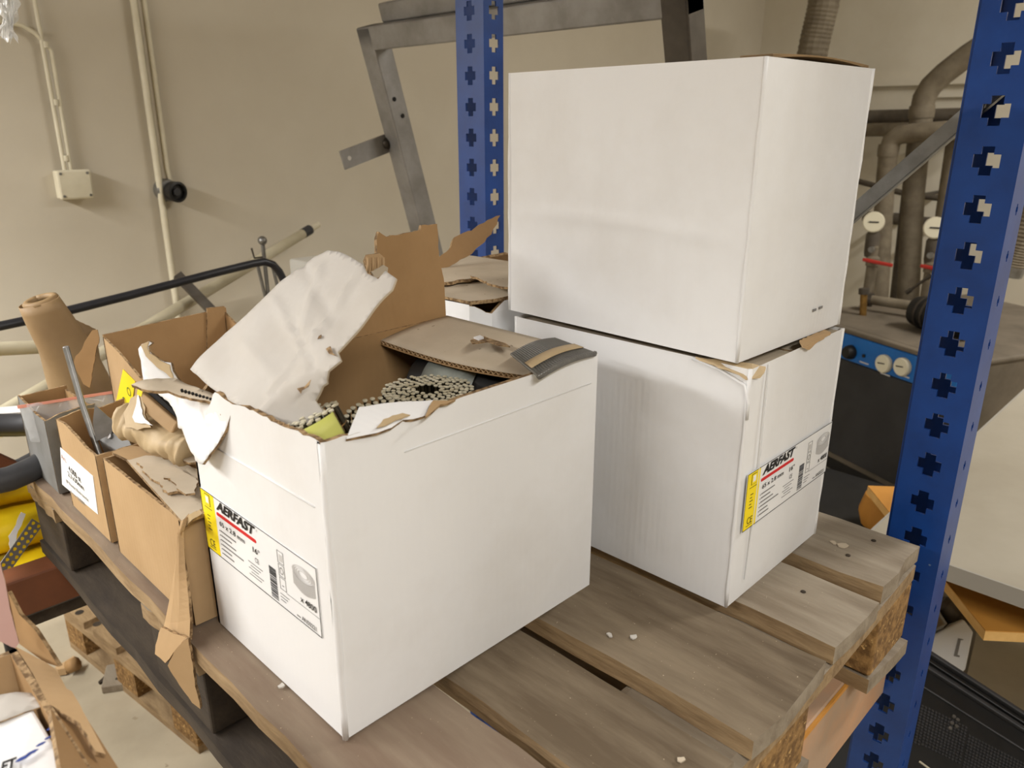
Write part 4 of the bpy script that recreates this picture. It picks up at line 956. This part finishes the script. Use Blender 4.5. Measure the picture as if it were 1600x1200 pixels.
# yellow hoses behind the far beam
YB = thing('hose_crate', 'dark low trolley shelf carrying the yellow hoses', 'shelf', (.2, 1.5, FZ))
MB().box(-.5, .50, 1.262, 1.52, -.285, -.265).build('deck', WOODX, YB)
for x_ in (-.45, -.15):
    for y_ in (1.3, 1.48): MB().box(x_ - .02, x_ + .02, y_ - .02, y_ + .02, FZ, -.285).build('leg', STEELD, YB)
hs_ = [((-.10, 1.30, -.29), (.42, 1.33, -.292)), ((-.10, 1.375, -.285), (.43, 1.40, -.285)), ((-.1, 1.45, -.285), (.43, 1.475, -.287)), ((-.10, 1.335, -.222), (.40, 1.365, -.225)), ((-.10, 1.41, -.216), (.42, 1.435, -.22)), ((-.1, 1.375, -.155), (.36, 1.40, -.158))]
hl = ['yellow hose at the front bottom of the bundle', 'yellow hose second from the beam in the bottom row', 'yellow hose third from the beam in the bottom row', 'yellow hose at the front of the middle row', 'yellow hose in the middle of the bundle', 'yellow hose on top of the bundle']
for (a, b), lb in zip(hs_, hl):
    a, b = V(a) + V((0, 0, .066)), V(b) + V((0, 0, .066)); pts = [a.lerp(b, i / 24) + V((0, 0, .004 * math.sin(i * .55))) for i in range(25)]
    tag(MB().tube(pts, [.0345 + .0008 * math.sin(i * 1.7) for i in range(25)], 14).build('yellow_hose', YELB, None, smooth='auto'), lb, 'hose', 'yellow hoses')
t = thing('punched_strap', 'grey perforated steel strap laid over the yellow hoses', 'strap', pY(35, 840, 1.27))
sa, sb = pY(58, 815, 1.262), pY(-6, 905, 1.240)
sd = (sb - sa); su = V((0, 1, .4)).cross(sd).normalized()
MB().prism([sa - su * .012, sa + su * .012, sb + su * .012, sb - su * .012], (0, -.002, 0)).build('band', GREY, t)
for i in range(11):
    for k in (-1, 1): MB().lathe([(.0028, 0), (.0028, .0006)], sa.lerp(sb, (i + .5) / 11) + su * .006 * k + V((0, -.0022, 0)), (0, -1, 0), 8).build('hole', YELB, t)
tag(MB().prism(jag([pY(x, y, 1.262) for x, y in ((33, 800), (40, 803), (26, 835), (24, 848), (16, 858), (13, 838), (20, 828))], .001, .006), (0, -.001, 0)).build('hose_tag', PAPERW), 'white paper tag hanging on the yellow hoses', 'tag')
# dark rubber hose loops
for k, (r, z_, lb) in enumerate(((.12, .012, 'upper dark rubber hose loop at the left edge of the photo'), (.115, -.024, 'lower dark rubber hose loop at the left edge of the photo'))):
    cc_ = pZ(-20, 705, z_); tag(MB().tube([cc_ + V((.0, .0, 0)) + V((math.cos(i / 32 * 2 * math.pi) * r, math.sin(i / 32 * 2 * math.pi) * r, .004 * math.sin(i))) for i in range(33)], .017, 12).build('rubber_hose', RUBBER, None, smooth=True), lb, 'hose', 'rubber hose loops')
# brown steel bar at the far end of the pallet
a, b = pY(-40, 712, 1.262), pY(34, 745, 1.262)
t = thing('steel_bar', 'short brown steel bar sticking in from the left edge of the photo', 'bar', a); MB().bar(a - (b - a) * 2, b, (0, 0, 1), .02, .034).build('bar', RUST, t, bevel=.003)
# pale bagged sheets above the rubber hoses
t = thing('film_stack', 'pale film wrapped sheets behind the zip bag at the left', 'sheets', pY(20, 660, 1.5))
for k in range(3): MB().prism(jag([pY(x, y + k * 9, 1.50 + .02 * k) for x, y in ((-60, 650), (10, 646), (60, 640), (62, 654), (10, 664), (-60, 668))], .003, .02), (0, .03, .004)).build('sheet', CLEARW if k == 1 else PAPERW, t)

# ------------------------------------------------------------------ floor pallet and offcuts below
def flp(x, y, h=0): return pZ(x, y, FZ + h)
t = thing('floor_pallet', 'pale wooden pallet standing on the floor below the rack', 'pallet', flp(150, 990))
o_ = flp(97, 948, .13); ex_ = (flp(215, 1040, .13) - o_); ex_.z = 0; ex_.normalize(); ey_ = V((-ex_.y, ex_.x, 0)); ey_ = ey_ if ey_.x > 0 else -ey_
def fb(nm, a0, a1, b0, b1, z0, z1, m):
    q = [o_ + ex_ * a_ + ey_ * b_ for a_, b_ in ((a0, b0), (a1, b0), (a1, b1), (a0, b1))]
    return MB().hexa([V((p.x, p.y, FZ + z)) for z in (z0, z1) for p in q]).build(nm, m, t)
for k in range(4): fb('plank', k * .17, k * .17 + .12, 0, .8, .11, .13, WOODE)
for k in range(3): fb('cross_plank', 0, .63, k * .35, k * .35 + .1, .09, .11, WOODE)
for k in range(3):
    for j in range(3): fb('block', k * .265, k * .265 + .1, j * .35, j * .35 + .1, .02, .09, CHIP)
for j in range(3): fb('bottom_plank', 0, .63, j * .35, j * .35 + .1, 0, .02, WOODE)
for k, (px, py) in enumerate(((105, 951), (124, 957), (152, 975))):
    c_ = flp(px, py, .1302); MB().lathe([(.011, 0), (.011, .0008)], c_, (0, 0, 1), 10).build('knot', WOODX, t)
t = thing('floor_board', 'grey wooden board lying on the floor under the pallet', 'board', flp(210, 1070))
q = [flp(160, 1085), flp(300, 1062), flp(300, 1020), flp(168, 1050)]
MB().prism([p + V((0, 0, .022)) for p in q], (0, 0, -.022)).build('plank', WOOD, t, bevel=.003)
for (px, py) in ((185, 1072), (230, 1064)): MB().lathe([(.004, 0), (.004, .002)], flp(px, py) + V((0, 0, .022)), (0, 0, 1), 8).build('nail_head', STEELD, t)
t = thing('floor_scrap', 'crumpled piece of cardboard on the floor beside the pallet', 'scrap', flp(105, 1045))
MB().prism(jag([flp(x, y, .004) for x, y in ((88, 1052), (102, 1044), (118, 1034), (118, 1044), (104, 1054), (92, 1056))], .004, .02), (0, 0, .02)).build('fold', KRAFT, t)
MB().tube([flp(108, 1042, .02), flp(120, 1036, .03)], .018, 9).build('curl', KRAFTD, t, smooth=True)
tag(MB().prism(jag([flp(x, y, .001) for x, y in ((154, 1068), (164, 1058), (165, 1066), (156, 1070))], .002, .01), (0, 0, .006)).build('floor_chip', WOODX), 'dark wood chip on the floor beside the grey board', 'chip')

# ================================================================== LOWER LEFT CARTON (neighbouring bay)
NP = thing('pallet', 'pallet of the neighbouring bay at the left edge of the photo', 'pallet', (-.3, .7, -.144))
for k in range(4): plank(NP, -.72 + k * .19, -.72 + k * .19 + .14, .21, .63, -.022, 0, [WOOD, WOODE, WOODE])
for ya, yb in ((.212, .315), (.525, .628)): plank(NP, -.71, -.01, ya, yb, -.044, -.0225, [WOOD, WOODE, WOODE], name='cross_plank')
for xa in (-.70, -.4, -.115):
    for ya, yb in ((.215, .315), (.525, .625)): MB().box(xa, xa + .1, ya, yb, -.122, -.0445).build('block', CHIP, NP, bevel=.003)
    plank(NP, xa, xa + .1, .212, .628, -.144, -.1225, [WOOD, WOODE, WOOD], name='bottom_plank')
CH = .112
CB = thing('open_carton', 'open brown carton with hanging side flap at the lower left corner', 'box', (-.02, .5, 0))
k1, k2, k3 = pZ(26, 1012, CH), pZ(76, 1098, CH), pZ(98, 1200, CH)
cw0, cw1 = k1.x - .004, k1.x
cx1 = (pZ(76, 1098, CH).x + k1.x) / 2; cyf = k1.y; cyn = .33
MB().box(cx1 - .20, cx1 - .002, cyn, cyf, .001, .004).build('bottom', KRAFTD, CB)
sheet('side_panel', [(cx1, cyn, 0.001), (cx1, cyn, CH), (cx1, cyf, CH), (cx1, cyf, 0.001)], (1, 0, 0), CB, [KRAFT, KRAFTD, KEDGE])
sheet('far_panel', [(cx1, cyf, 0.001), (cx1, cyf, CH), (cx1 - .2, cyf, CH), (cx1 - .2, cyf, 0.001)], (0, 1, 0), CB, [KRAFT, KRAFT, KEDGE])
sheet('near_panel', [(cx1, cyn, 0.001), (cx1, cyn, CH), (cx1 - .2, cyn, CH), (cx1 - .2, cyn, 0.001)], (0, -1, 0), CB, [KRAFT, KRAFTD, KEDGE])
sheet('left_panel', [(cx1 - .2, cyf, 0.001), (cx1 - .2, cyf, CH), (cx1 - .2, cyn, CH), (cx1 - .2, cyn, 0.001)], (-1, 0, 0), CB, [KRAFT, KRAFTD, KEDGE])
# side flap folded outwards and down
nf = V((.35, 0, 1)); pfl = lambda x, y: pP(x, y, (cx1, .45, CH), nf)
sheet('side_flap', [pfl(*p) for p in ((24, 1010), (70, 1034), (88, 1046), (104, 1076), (112, 1080), (140, 1130), (165, 1178), (150, 1174), (125, 1130), (76, 1100), (50, 1050))], nf, CB, [KRAFT, KRAFT, KEDGE], th=.003, amp=.0007, edges=(3, 4, 6, 7, 8))
nf2 = V((.75, 0, .65)); pfl2 = lambda x, y: pP(x, y, (cx1 + .002, .45, CH - .004), nf2)
sheet('side_flap_fold', [pfl2(*p) for p in ((78, 1102), (125, 1132), (150, 1175), (166, 1180), (110, 1082), (188, 1205), (170, 1260), (100, 1230))], nf2, CB, [KRAFTD, KRAFT, KEDGE], th=.003)
# pink-sided far flap standing up
nfl = V((.25, 1, -.15)); pkk = lambda x, y: pP(x, y, (cx1 - .05, cyf + .001, CH), nfl)
sheet('far_flap', [pkk(*p) for p in ((-40, 980), (-40, 820), (0, 876), (8, 905), (16, 950), (30, 1002), (24, 1010), (18, 1008))], nfl, CB, [KRAFT, PINK, KEDGE], th=.003)
nfr = V((-.9, -.4, .2)); pk2 = lambda x, y: pP(x, y, (cx1 + .006, cyf + .003, CH), nfr)
sheet('torn_side_flap', [pk2(*p) for p in ((12, 925), (30, 960), (55, 985), (92, 1042), (70, 1035), (30, 1006))], nfr, CB, [KRAFTD, KRAFT, KEDGE], th=.003)
# white printed box inside it
WB = thing('printed_box', 'white box with blue and black print inside the lower left carton', 'box', (cx1 - .1, .42, .006))
wz = CH - .006; wx1 = cx1 - .008
yfar = pZ(45, 1082, wz).y
MB().box(wx1 - .17, wx1, cyn + .006, yfar, .0055, wz).build('body', WHITE, WB, bevel=.002)
pwz = lambda x, y: pZ(x, y, wz + .0012)
wrinkled('top_flap', [(-40, 1098), (0, 1088), (25, 1082), (48, 1081), (72, 1100), (40, 1112), (0, 1130), (-40, 1140)], pwz, V((0, 0, 1)), WB, [DUSTW, KRAFTD, KEDGE], .001, [((0, 1110), (60, 1095), .002, .01)], amp=.0004)
a_, b_ = pZ(0, 1197, wz + .003), pZ(27, 1187, wz + .003)
dv = (b_ - a_).normalized(); uv = V((-dv.y, dv.x, 0)); text('ET', WB, PRINT, a_ - uv * .006, dv, uv, (b_ - a_).length * 1.0, .009, .25, .05)
for (px, py, w_) in ((36, 1184, .006), (50, 1175, .005), (64, 1162, .004), (76, 1152, .0035), (80, 1137, .004)):
    c_ = pZ(px, py, wz + .003); MB().prism(jag([c_ + V((math.cos(i) * w_ * .7, math.sin(i) * w_ * .25, 0)) for i in range(6)], .0005, .002), (0, 0, -.0004)).build('blue_print', BLUEP, WB)

# plastic film hanging from above at the top left
t = thing('hanging_film', 'twisted clear plastic film hanging in at the top left corner', 'film', pY(14, 62, 1.05))
def filmf(u, v):
    p = pY(10 + 4 * v, -60 + 122 * v, 1.05); wd = .006 + .022 * abs(v - .78) ** 1.2 + .002 * math.sin(v * 30)
    return p + V((1, .3, 0)) * ((u - .5) * 2 * wd) + V((0, 1, 0)) * (.008 * math.sin(u * 9 + v * 14)) + V((0, 0, .004 * math.sin(u * 17)))
mb = MB(); mb.patch(filmf, 16, 30, .0004, 0, 0, 0); mb.build('film', CLEARW, t, smooth=False)
p_ = pY(10, -58, 1.05); MB().tube([p_, p_ + V((.004, .004, .06)), V((p_.x - .01, 1.06, 1.03))], .004, 7).build('film_tail', CLEARW, t, smooth=True)
for k in range(6):
    mb = MB(); mb.tube([pY(8 + 2.0 * k + 4 * math.sin(v * 5 + k), -60 + v * 120, 1.045) for v in [i / 14 for i in range(15)]], .0009, 5); mb.build('film_strand', CLEARW, t)

# ================================================================== RIGHT SIDE: COMPRESSOR, PIPES, TABLE
P1 = pX(1322, 519, 3.0); P2 = pZ(1430, 553, P1.z); fd = (P2 - P1); fd.z = 0; fd.normalize(); bd = V((-fd.y, fd.x, 0)); bd = bd if bd.x > 0 else -bd
CW0, CW1, CDp = -.28, (pZ(1503, 577, P1.z) - P1).dot(fd), 1.0
t = thing('compressor', 'dark compressor cabinet with a blue gauge panel by the end wall', 'compressor', V((P1.x, P1.y, FZ)) + fd * .2 + bd * .4)
def cq(a, b, z): p = P1 + fd * a + bd * b; return V((p.x, p.y, z))
def cbx(nm, a0, a1, b0, b1, z0, z1, m, bev=.006): return MB().hexa([cq(a, b, z) for z in (z0, z1) for a, b in ((a0, b0), (a1, b0), (a1, b1), (a0, b1))]).build(nm, m, t, bevel=bev)
TZ = P1.z; PB = pX(1316, 560, 3.0).z
cbx('body', CW0, CW1, 0.012, CDp, FZ + .06, TZ + .02, COMPS)
cbx('plinth', CW0 + .03, CW1 - .03, .03, CDp - .03, FZ, FZ + .06, BLACKP)
cbx('front_panel', CW0 + .01, CW1 - .012, -.004, .012, FZ + .09, PB, COMPB)
bp_ = cbx('gauge_panel', CW0 + .005, CW1 - .005, -.012, .012, PB + .003, TZ - .002, COMPBL)
cbx('top_lip', CW0 - .005, CW1 + .005, -.015, CDp + .005, TZ, TZ + .018, COMPS)
nrmF = -bd
for k, (px, py) in enumerate(((1383, 568), (1412, 573))):
    c_ = pP(px, py, cq(0, -.013, 0), bd)
    MB().lathe([(.034, 0), (.034, .012), (.031, .016)], c_, nrmF, 22).build('gauge_rim', CREAM, t, smooth='auto')
    MB().lathe([(.030, .0), (.030, .001)], c_ + nrmF * .0162, nrmF, 22).build('gauge_dial', DIAL, t)
    MB().bar(c_ + nrmF * .018 - fd * .018, c_ + nrmF * .018 + fd * .012 + V((0, 0, .004)), (0, 0, 1), .002, .004).build('needle', PRINT, t)
c_ = pP(1330, 550, cq(0, -.013, 0), bd); MB().lathe([(.028, 0), (.026, .02), (.02, .03)], c_, nrmF, 18).build('knob', BLACKP, t, smooth='auto')
c_ = pP(1350, 556, cq(0, -.013, 0), bd); MB().lathe([(.007, 0), (.007, .004)], c_, nrmF, 10).build('lamp_lens', BLACKP, t)
for (px, py) in ((1350, 567), (1383, 585), (1413, 588)):
    c_ = pP(px, py, cq(0, -.0135, 0), bd); MB().bar(c_ - fd * .022, c_ + fd * .022, (0, 0, 1), .001, .005).build('small_print', LGREY, t)
# fittings on top of the compressor
tops = [((1370, 497), (1412, 500), .05, BLACKP, 'dark motor on the compressor top'), ((1330, 470), (1352, 478), .022, INSUL, 'grey fitting at the left of the compressor top')]
t = thing('motor', 'dark ribbed motor on top of the compressor', 'motor', cq(.2, .22, TZ + .02))
mc = cq(.21, .25, TZ + .085)
MB().lathe([(.02, -.13), (.055, -.12), (.060, -.10), (.060, .08), (.045, .10), (.03, .13)], mc, fd, 20).build('housing', BLACKP, t, smooth='auto')
for k in range(6): MB().lathe([(.064, -.004), (.064, .004)], mc + fd * (-.08 + k * .03), fd, 20).build('fin', STEELD, t, smooth='auto')
MB().box(mc.x - .05, mc.x + .05, mc.y - .05, mc.y + .05, TZ + .018, TZ + .03).build('foot', STEELD, t)
for k, (px0, py0, px1, py1, X, r, m, lb) in enumerate((
        (1358, 468, 1440, 480, 3.35, .020, INSUL, 'tan horizontal pipe across the compressor top'),
        (1347, 520, 1350, 455, 3.25, .014, BRASS, 'short brass riser at the left of the compressor top'),
        (1420, 455, 1452, 432, 3.30, .006, STEELD, 'thin black hose rising over the compressor'))):
    a, b = pX(px0, py0, X), pX(px1, py1, X); tt = thing('machine_pipe', lb, 'pipe', a)
    MB().tube([a, a.lerp(b, .5), b], r, 12).build('tube', m, tt, smooth='auto'); MB().lathe([(r * 1.5, -.012), (r * 1.5, .012)], a, b - a, 12).build('flange', STEELD, tt, smooth='auto'); MB().lathe([(r * 1.5, -.012), (r * 1.5, .012)], b, b - a, 12).build('flange', STEELD, tt, smooth='auto')
# wall pipes (insulated)
def wpipe(lb, pts, X, r, mat=INSUL, joints=(), ext=None):
    q = [pX(x, y, X) for x, y in pts]
    if ext: q = [V((q[0].x, q[0].y, FZ))] + q
    tt = thing('insulated_pipe', lb, 'pipe', q[-1])
    MB().tube(q, r, 14).build('pipe', mat, tt, smooth='auto')
    if not ext:
        for k_ in (.2, .8):
            p_ = q[0].lerp(q[-1], k_); MB().bar(p_, V((XW, p_.y, p_.z)), (0, 0, 1), .03, .012).build('wall_bracket', STEELD, tt)
    for j in joints: MB().lathe([(r * 1.08, -.03), (r * 1.12, 0), (r * 1.08, .03)], q[j], q[min(j + 1, len(q) - 1)] - q[max(j - 1, 0)], 14).build('joint', mat, tt, smooth='auto')
    return tt
wpipe('upper dark horizontal pipe along the end wall', [(1200, 187), (1365, 184), (1530, 181)], 4.75, .042, INSULD)
wpipe('lower dark horizontal pipe along the end wall', [(1200, 205), (1365, 203), (1530, 200)], 4.66, .036, INSUL)
wpipe('thick grey pipe rising and bending up to the right', [(1418, 480), (1427, 300), (1440, 175), (1444, 152), (1455, 134), (1475, 115), (1510, 88), (1560, 55)], 4.35, .055, INSUL, (3,), True)
wpipe('grey pipe bending from upright to horizontal behind the brace', [(1372, 500), (1382, 300), (1388, 235), (1393, 220), (1405, 211), (1425, 208), (1530, 201)], 4.2, .046, INSUL, (3,), True)
wpipe('broad grey upright pipe beside the right gauge', [(1462, 480), (1478, 330), (1500, 180)], 4.3, .046, INSUL, (), True)
wpipe('thin dark pipe crossing behind the upright pipes', [(1340, 283), (1420, 304), (1470, 310)], 4.62, .016, INSULD)
wpipe('short dark pipe below the thin crossing pipe', [(1350, 338), (1420, 345), (1475, 350)], 4.62, .03, INSULD)
wpipe('slim dark upright pipe between the gauges', [(1395, 500), (1408, 390), (1418, 300)], 4.5, .03, INSULD, (), True)
# gauges with valves
for k, (gx, gy_, hx, hy, lb, lv) in enumerate(((1365, 347, 1362, 410, 'round white pressure gauge left, beside the top box', 'red handled valve below the left pressure gauge'), (1461, 356, 1453, 420, 'round white pressure gauge right, beside the blue upright', 'red handled valve below the right pressure gauge'))):
    X = 3.7; g = pX(gx, gy_, X); tt = thing('pressure_gauge', lb, 'gauge', g - V((0, 0, .06)), 0, 'pressure gauges'); dr = (CAMP - g).normalized()
    MB().lathe([(.040, -.02), (.046, -.015), (.047, .012), (.042, .014)], g, dr, 22).build('case', CREAM, tt, smooth='auto')
    MB().lathe([(.042, 0), (.042, .001)], g + dr * .0145, dr, 22).build('dial', DIAL, tt)
    sdv = dr.cross(V((0, 0, 1))).normalized(); MB().bar(g + dr * .017 - sdv * .022, g + dr * .017 + sdv * .02, (0, 0, 1), .002, .006).build('needle', PRINT, tt)
    h = pX(hx, hy, X)
    MB().lathe([(.026, 0), (.03, .02), (.032, .10), (.02, .12)], V((g.x + .02, g.y, g.z - .16)), (0, 0, 1), 14).build('stem', INSULD, tt, smooth='auto')
    tv = thing('valve', lv, 'valve', h - V((0, 0, .15)), 0, 'red handled valves')
    MB().lathe([(.024, TZ + .0185 - h.z), (.024, -.02), (.03, -.015), (.03, .02), (.018, .03), (.018, .07), (.012, .075)], h + V((.01, 0, 0)), (0, 0, 1), 14).build('body', INSUL, tv, smooth='auto')
    MB().lathe([(.014, 0), (.014, .012)], h + V((-.02, 0, .062)), (-1, 0, 0), 10).build('cap', ZINC, tv)
    MB().bar(h + V((-.02, .035, .012)), h + V((-.02, -.10, .0)), (0, 0, 1), .012, .016).build('handle', REDV, tv, bevel=.004)
# ribbed ducts
def ribbed(lb, pts, X, r, mat=INSUL):
    q = [pX(x, y, X) for x, y in pts]; n = 60; path = []; rs = []
    for i in range(n + 1):
        f_ = i / n * (len(q) - 1); k = min(int(f_), len(q) - 2); path.append(q[k].lerp(q[k + 1], f_ - k)); rs.append(r * (1 + .05 * (i % 2)))
    tt = thing('flexible_duct', lb, 'duct', q[-1]); MB().tube(path, rs, 16).build('duct', mat, tt); MB().lathe([(r * 1.1, -.02), (r * 1.1, .02)], q[-1], q[-1] - q[-2], 16).build('collar', ZINC, tt)
ribbed('ribbed brown duct rising behind the top box', [(1296, -60), (1286, 10), (1274, 60), (1260, 130), (1240, 300)], 4.1, .072, INSUL)
ribbed('ribbed hose hanging right of the blue upright', [(1640, 250), (1612, 320), (1590, 380), (1572, 420)], 3.6, .06, INSUL)
# white topped table
TBZ = -.25; ty1 = pZ(1500, 703, TBZ).y; tx0 = 1.35
t = thing('work_table', 'white topped table with grey edge right of the blue upright', 'table', (2.0, -.1, FZ))
MB().box(tx0, 2.62, -.75, ty1, TBZ - .028, TBZ).build('tabletop', WTOP, t)
MB().box(tx0 - .004, tx0, -.75, ty1, TBZ - .030, TBZ + .001).build('edge_trim', ALU, t)
MB().box(tx0 - .004, 2.62, ty1, ty1 + .004, TBZ - .030, TBZ + .001).build('edge_trim', ALU, t)
for x_ in (tx0 + .5, 2.55):
    for y_ in (-.68, ty1 - .06): MB().box(x_ - .02, x_ + .02, y_ - .02, y_ + .02, FZ, TBZ - .028).build('leg', ALU, t)
# orange fibreboard panel below
zM = -.34; k0, kl, kr = pZ(1540, 985, zM), pZ(1440, 862, zM), pZ(1680, 985, zM)
e_l = (kl - k0).normalized(); e_r = V((e_l.y, -e_l.x, 0)); e_r = e_r if e_r.dot(kr - k0) > 0 else -e_r
q = [k0, k0 + e_l * .55, k0 + e_l * .55 + e_r * .6, k0 + e_r * .6]
t = MB().prism([p - V((0, 0, .0)) for p in q], (0, 0, -.002)).build('lower_board', MDF, t); t['label'] = 'orange fibreboard shelf with pale edge'
MB().prism([p - V((0, 0, .002)) for p in q], (0, 0, -.018)).build('board_core', MDFE, t)
for p in (k0 + e_l * .45 + e_r * .25, k0 + e_l * .45 + e_r * .45): MB().box(p.x - .01, p.x + .01, p.y - .01, p.y + .01, zM, TBZ - .028).build('hanger', STEELD, t)
# orange knob / bag behind the upright
c_ = pX(1380, 790, 2.1); t = thing('orange_bag', 'orange bag showing between the pallet and the blue upright', 'bag', c_ - V((0, 0, .06)))
MB().lathe([(.0, -.07), (.05, -.06), (.062, -.02), (.05, .03), (.02, .05), (0, .052)], c_, (0, 0, 1), 14).build('bag', MDF, t, smooth='auto')
c2 = c_ - V((0, 0, .07)); t = thing('dark_crate', 'dark crate in the shade behind the pallet corner', 'crate', (c2.x + .1, c2.y + .1, FZ))
MB().box(c2.x - .08, c2.x + .30, c2.y - .10, c2.y + .5, FZ, c2.z - .001).build('body', BLACKP, t, bevel=.006)
MB().box(c2.x - .09, c2.x - .08, c2.y - .10, c2.y + .5, c2.z - .06, c2.z - .02).build('rim', RUBBER, t)
# white appliance with a slot
nW = V((-.8, -.35, .45)); wpnt = pZ(1485, 1005, -.62); pwv = lambda x, y: pP(x, y, wpnt, nW)
t = thing('white_appliance', 'white plastic case with a slot under the fibreboard panel', 'appliance', V((wpnt.x, wpnt.y, FZ)))
MB().prism([pwv(*p) for p in ((1447, 1003), (1462, 990), (1506, 968), (1521, 988), (1509, 1046), (1480, 1075), (1440, 1040))], V((.8, .35, -.45)).normalized() * .14).build('case', WPL, t, bevel=.004)
MB().prism([pwv(*p) + nW * .0015 for p in ((1497, 997), (1505, 999), (1499, 1027), (1490, 1025))], -nW * .001).build('slot', GREY, t)
MB().prism([pwv(*p) + nW * .0025 for p in ((1501, 1000), (1505, 1000), (1500, 1024), (1496, 1023))], -nW * .001).build('slot_cover', WPL, t)
bw = wpnt + V((.10, .06, -.12)); MB().box(bw.x - .05, bw.x + .05, bw.y - .05, bw.y + .05, FZ, bw.z).build('pedestal', ZINC, t)
# engine-like clutter behind it
t = thing('scrap_machine', 'dusty machine part lying behind the white plastic case', 'machine part', pZ(1470, 950, -.6))
for k, (px, py, r) in enumerate(((1468, 935, .03), (1485, 955, .024), (1452, 965, .026), (1500, 958, .02))):
    c_ = pZ(px, py, -.58); MB().lathe([(r * .5, -.03), (r, -.025), (r, .02), (r * .6, .03)], c_, (.3 * k - .4, .6, .5), 14).build('housing', STEELD if k % 2 else ZINC, t, smooth='auto')
MB().box(c_.x - .05, c_.x + .12, c_.y - .02, c_.y + .18, FZ, c_.z - .02).build('base', STEELD, t)
# black perforated cover at the lower right
nB = V((-.35, -.30, .88)).normalized(); bq = pZ(1500, 1075, -.50); pbv = lambda x, y, h=0: pP(x, y, bq, nB) + nB * h
t = thing('black_cover', 'black perforated plastic cover with ribbed rim at the lower right', 'cover', V((bq.x, bq.y, FZ)))
cov = [pbv(*p) for p in ((1410, 990), (1660, 1160), (1660, 1330), (1240, 1330), (1280, 1150))]
MB().prism(cov, -nB * .06).build('shell', BLACKP, t, bevel=.004)
for k, (dy, hh) in enumerate(((0, .012), (10, .007), (22, .010), (52, .004))):
    a, b = pbv(1415 - dy * .15, 1000 + dy, hh * .5), pbv(1650, 1153 + dy, hh * .5); MB().bar(a, b, nB, .008 if k < 3 else .004, hh).build('rim_rib', RUBBER if k != 1 else BLACKP, t, bevel=.002)
mb = MB(); mbx = MB()
for (x0, y0, nx, ny, dx_, dy_) in ((1405, 1085, 9, 14, 5.2, 4.4), (1452, 1108, 12, 13, 5.2, 4.6), (1515, 1150, 18, 12, 5.0, 4.6)):
    for i in range(nx):
        for j in range(ny):
            x, y = x0 + i * dx_ + j * -.9, y0 + j * dy_ + i * 2.6
            if y < 1215 and x < 1625: mb.lathe([(.0026, .0004), (.0020, .0016)], pbv(x, y), nB, 6)
o = mb.build('perforation', RUBBER, t); o['kind'] = 'stuff'
for (px, py) in ((1490, 1120), (1487, 1130), (1496, 1125), (1484, 1138), (1494, 1135)): MB().lathe([(.004, 0), (.003, .002)], pbv(px, py, .001), nB, 8).build('bright_hole', ZINC, t)
a_ = pbv(1436, 1190, .001); MB().bar(a_, pbv(1458, 1206, .001), nB, .003, .002).build('clip', CREAM, t)
for p in (pbv(1500, 1250), pbv(1620, 1250), pbv(1420, 1100), pbv(1600, 1150)):
    p = p - nB * .06; MB().box(p.x - .012, p.x + .012, p.y - .012, p.y + .012, FZ, p.z + .015).build('foot', BLACKP, t)

# ------------------------------------------------------------------ lift the whole place so that the floor is z = 0
for o in list(bpy.data.objects):
    if o.parent is None: o.location.z += LIFT
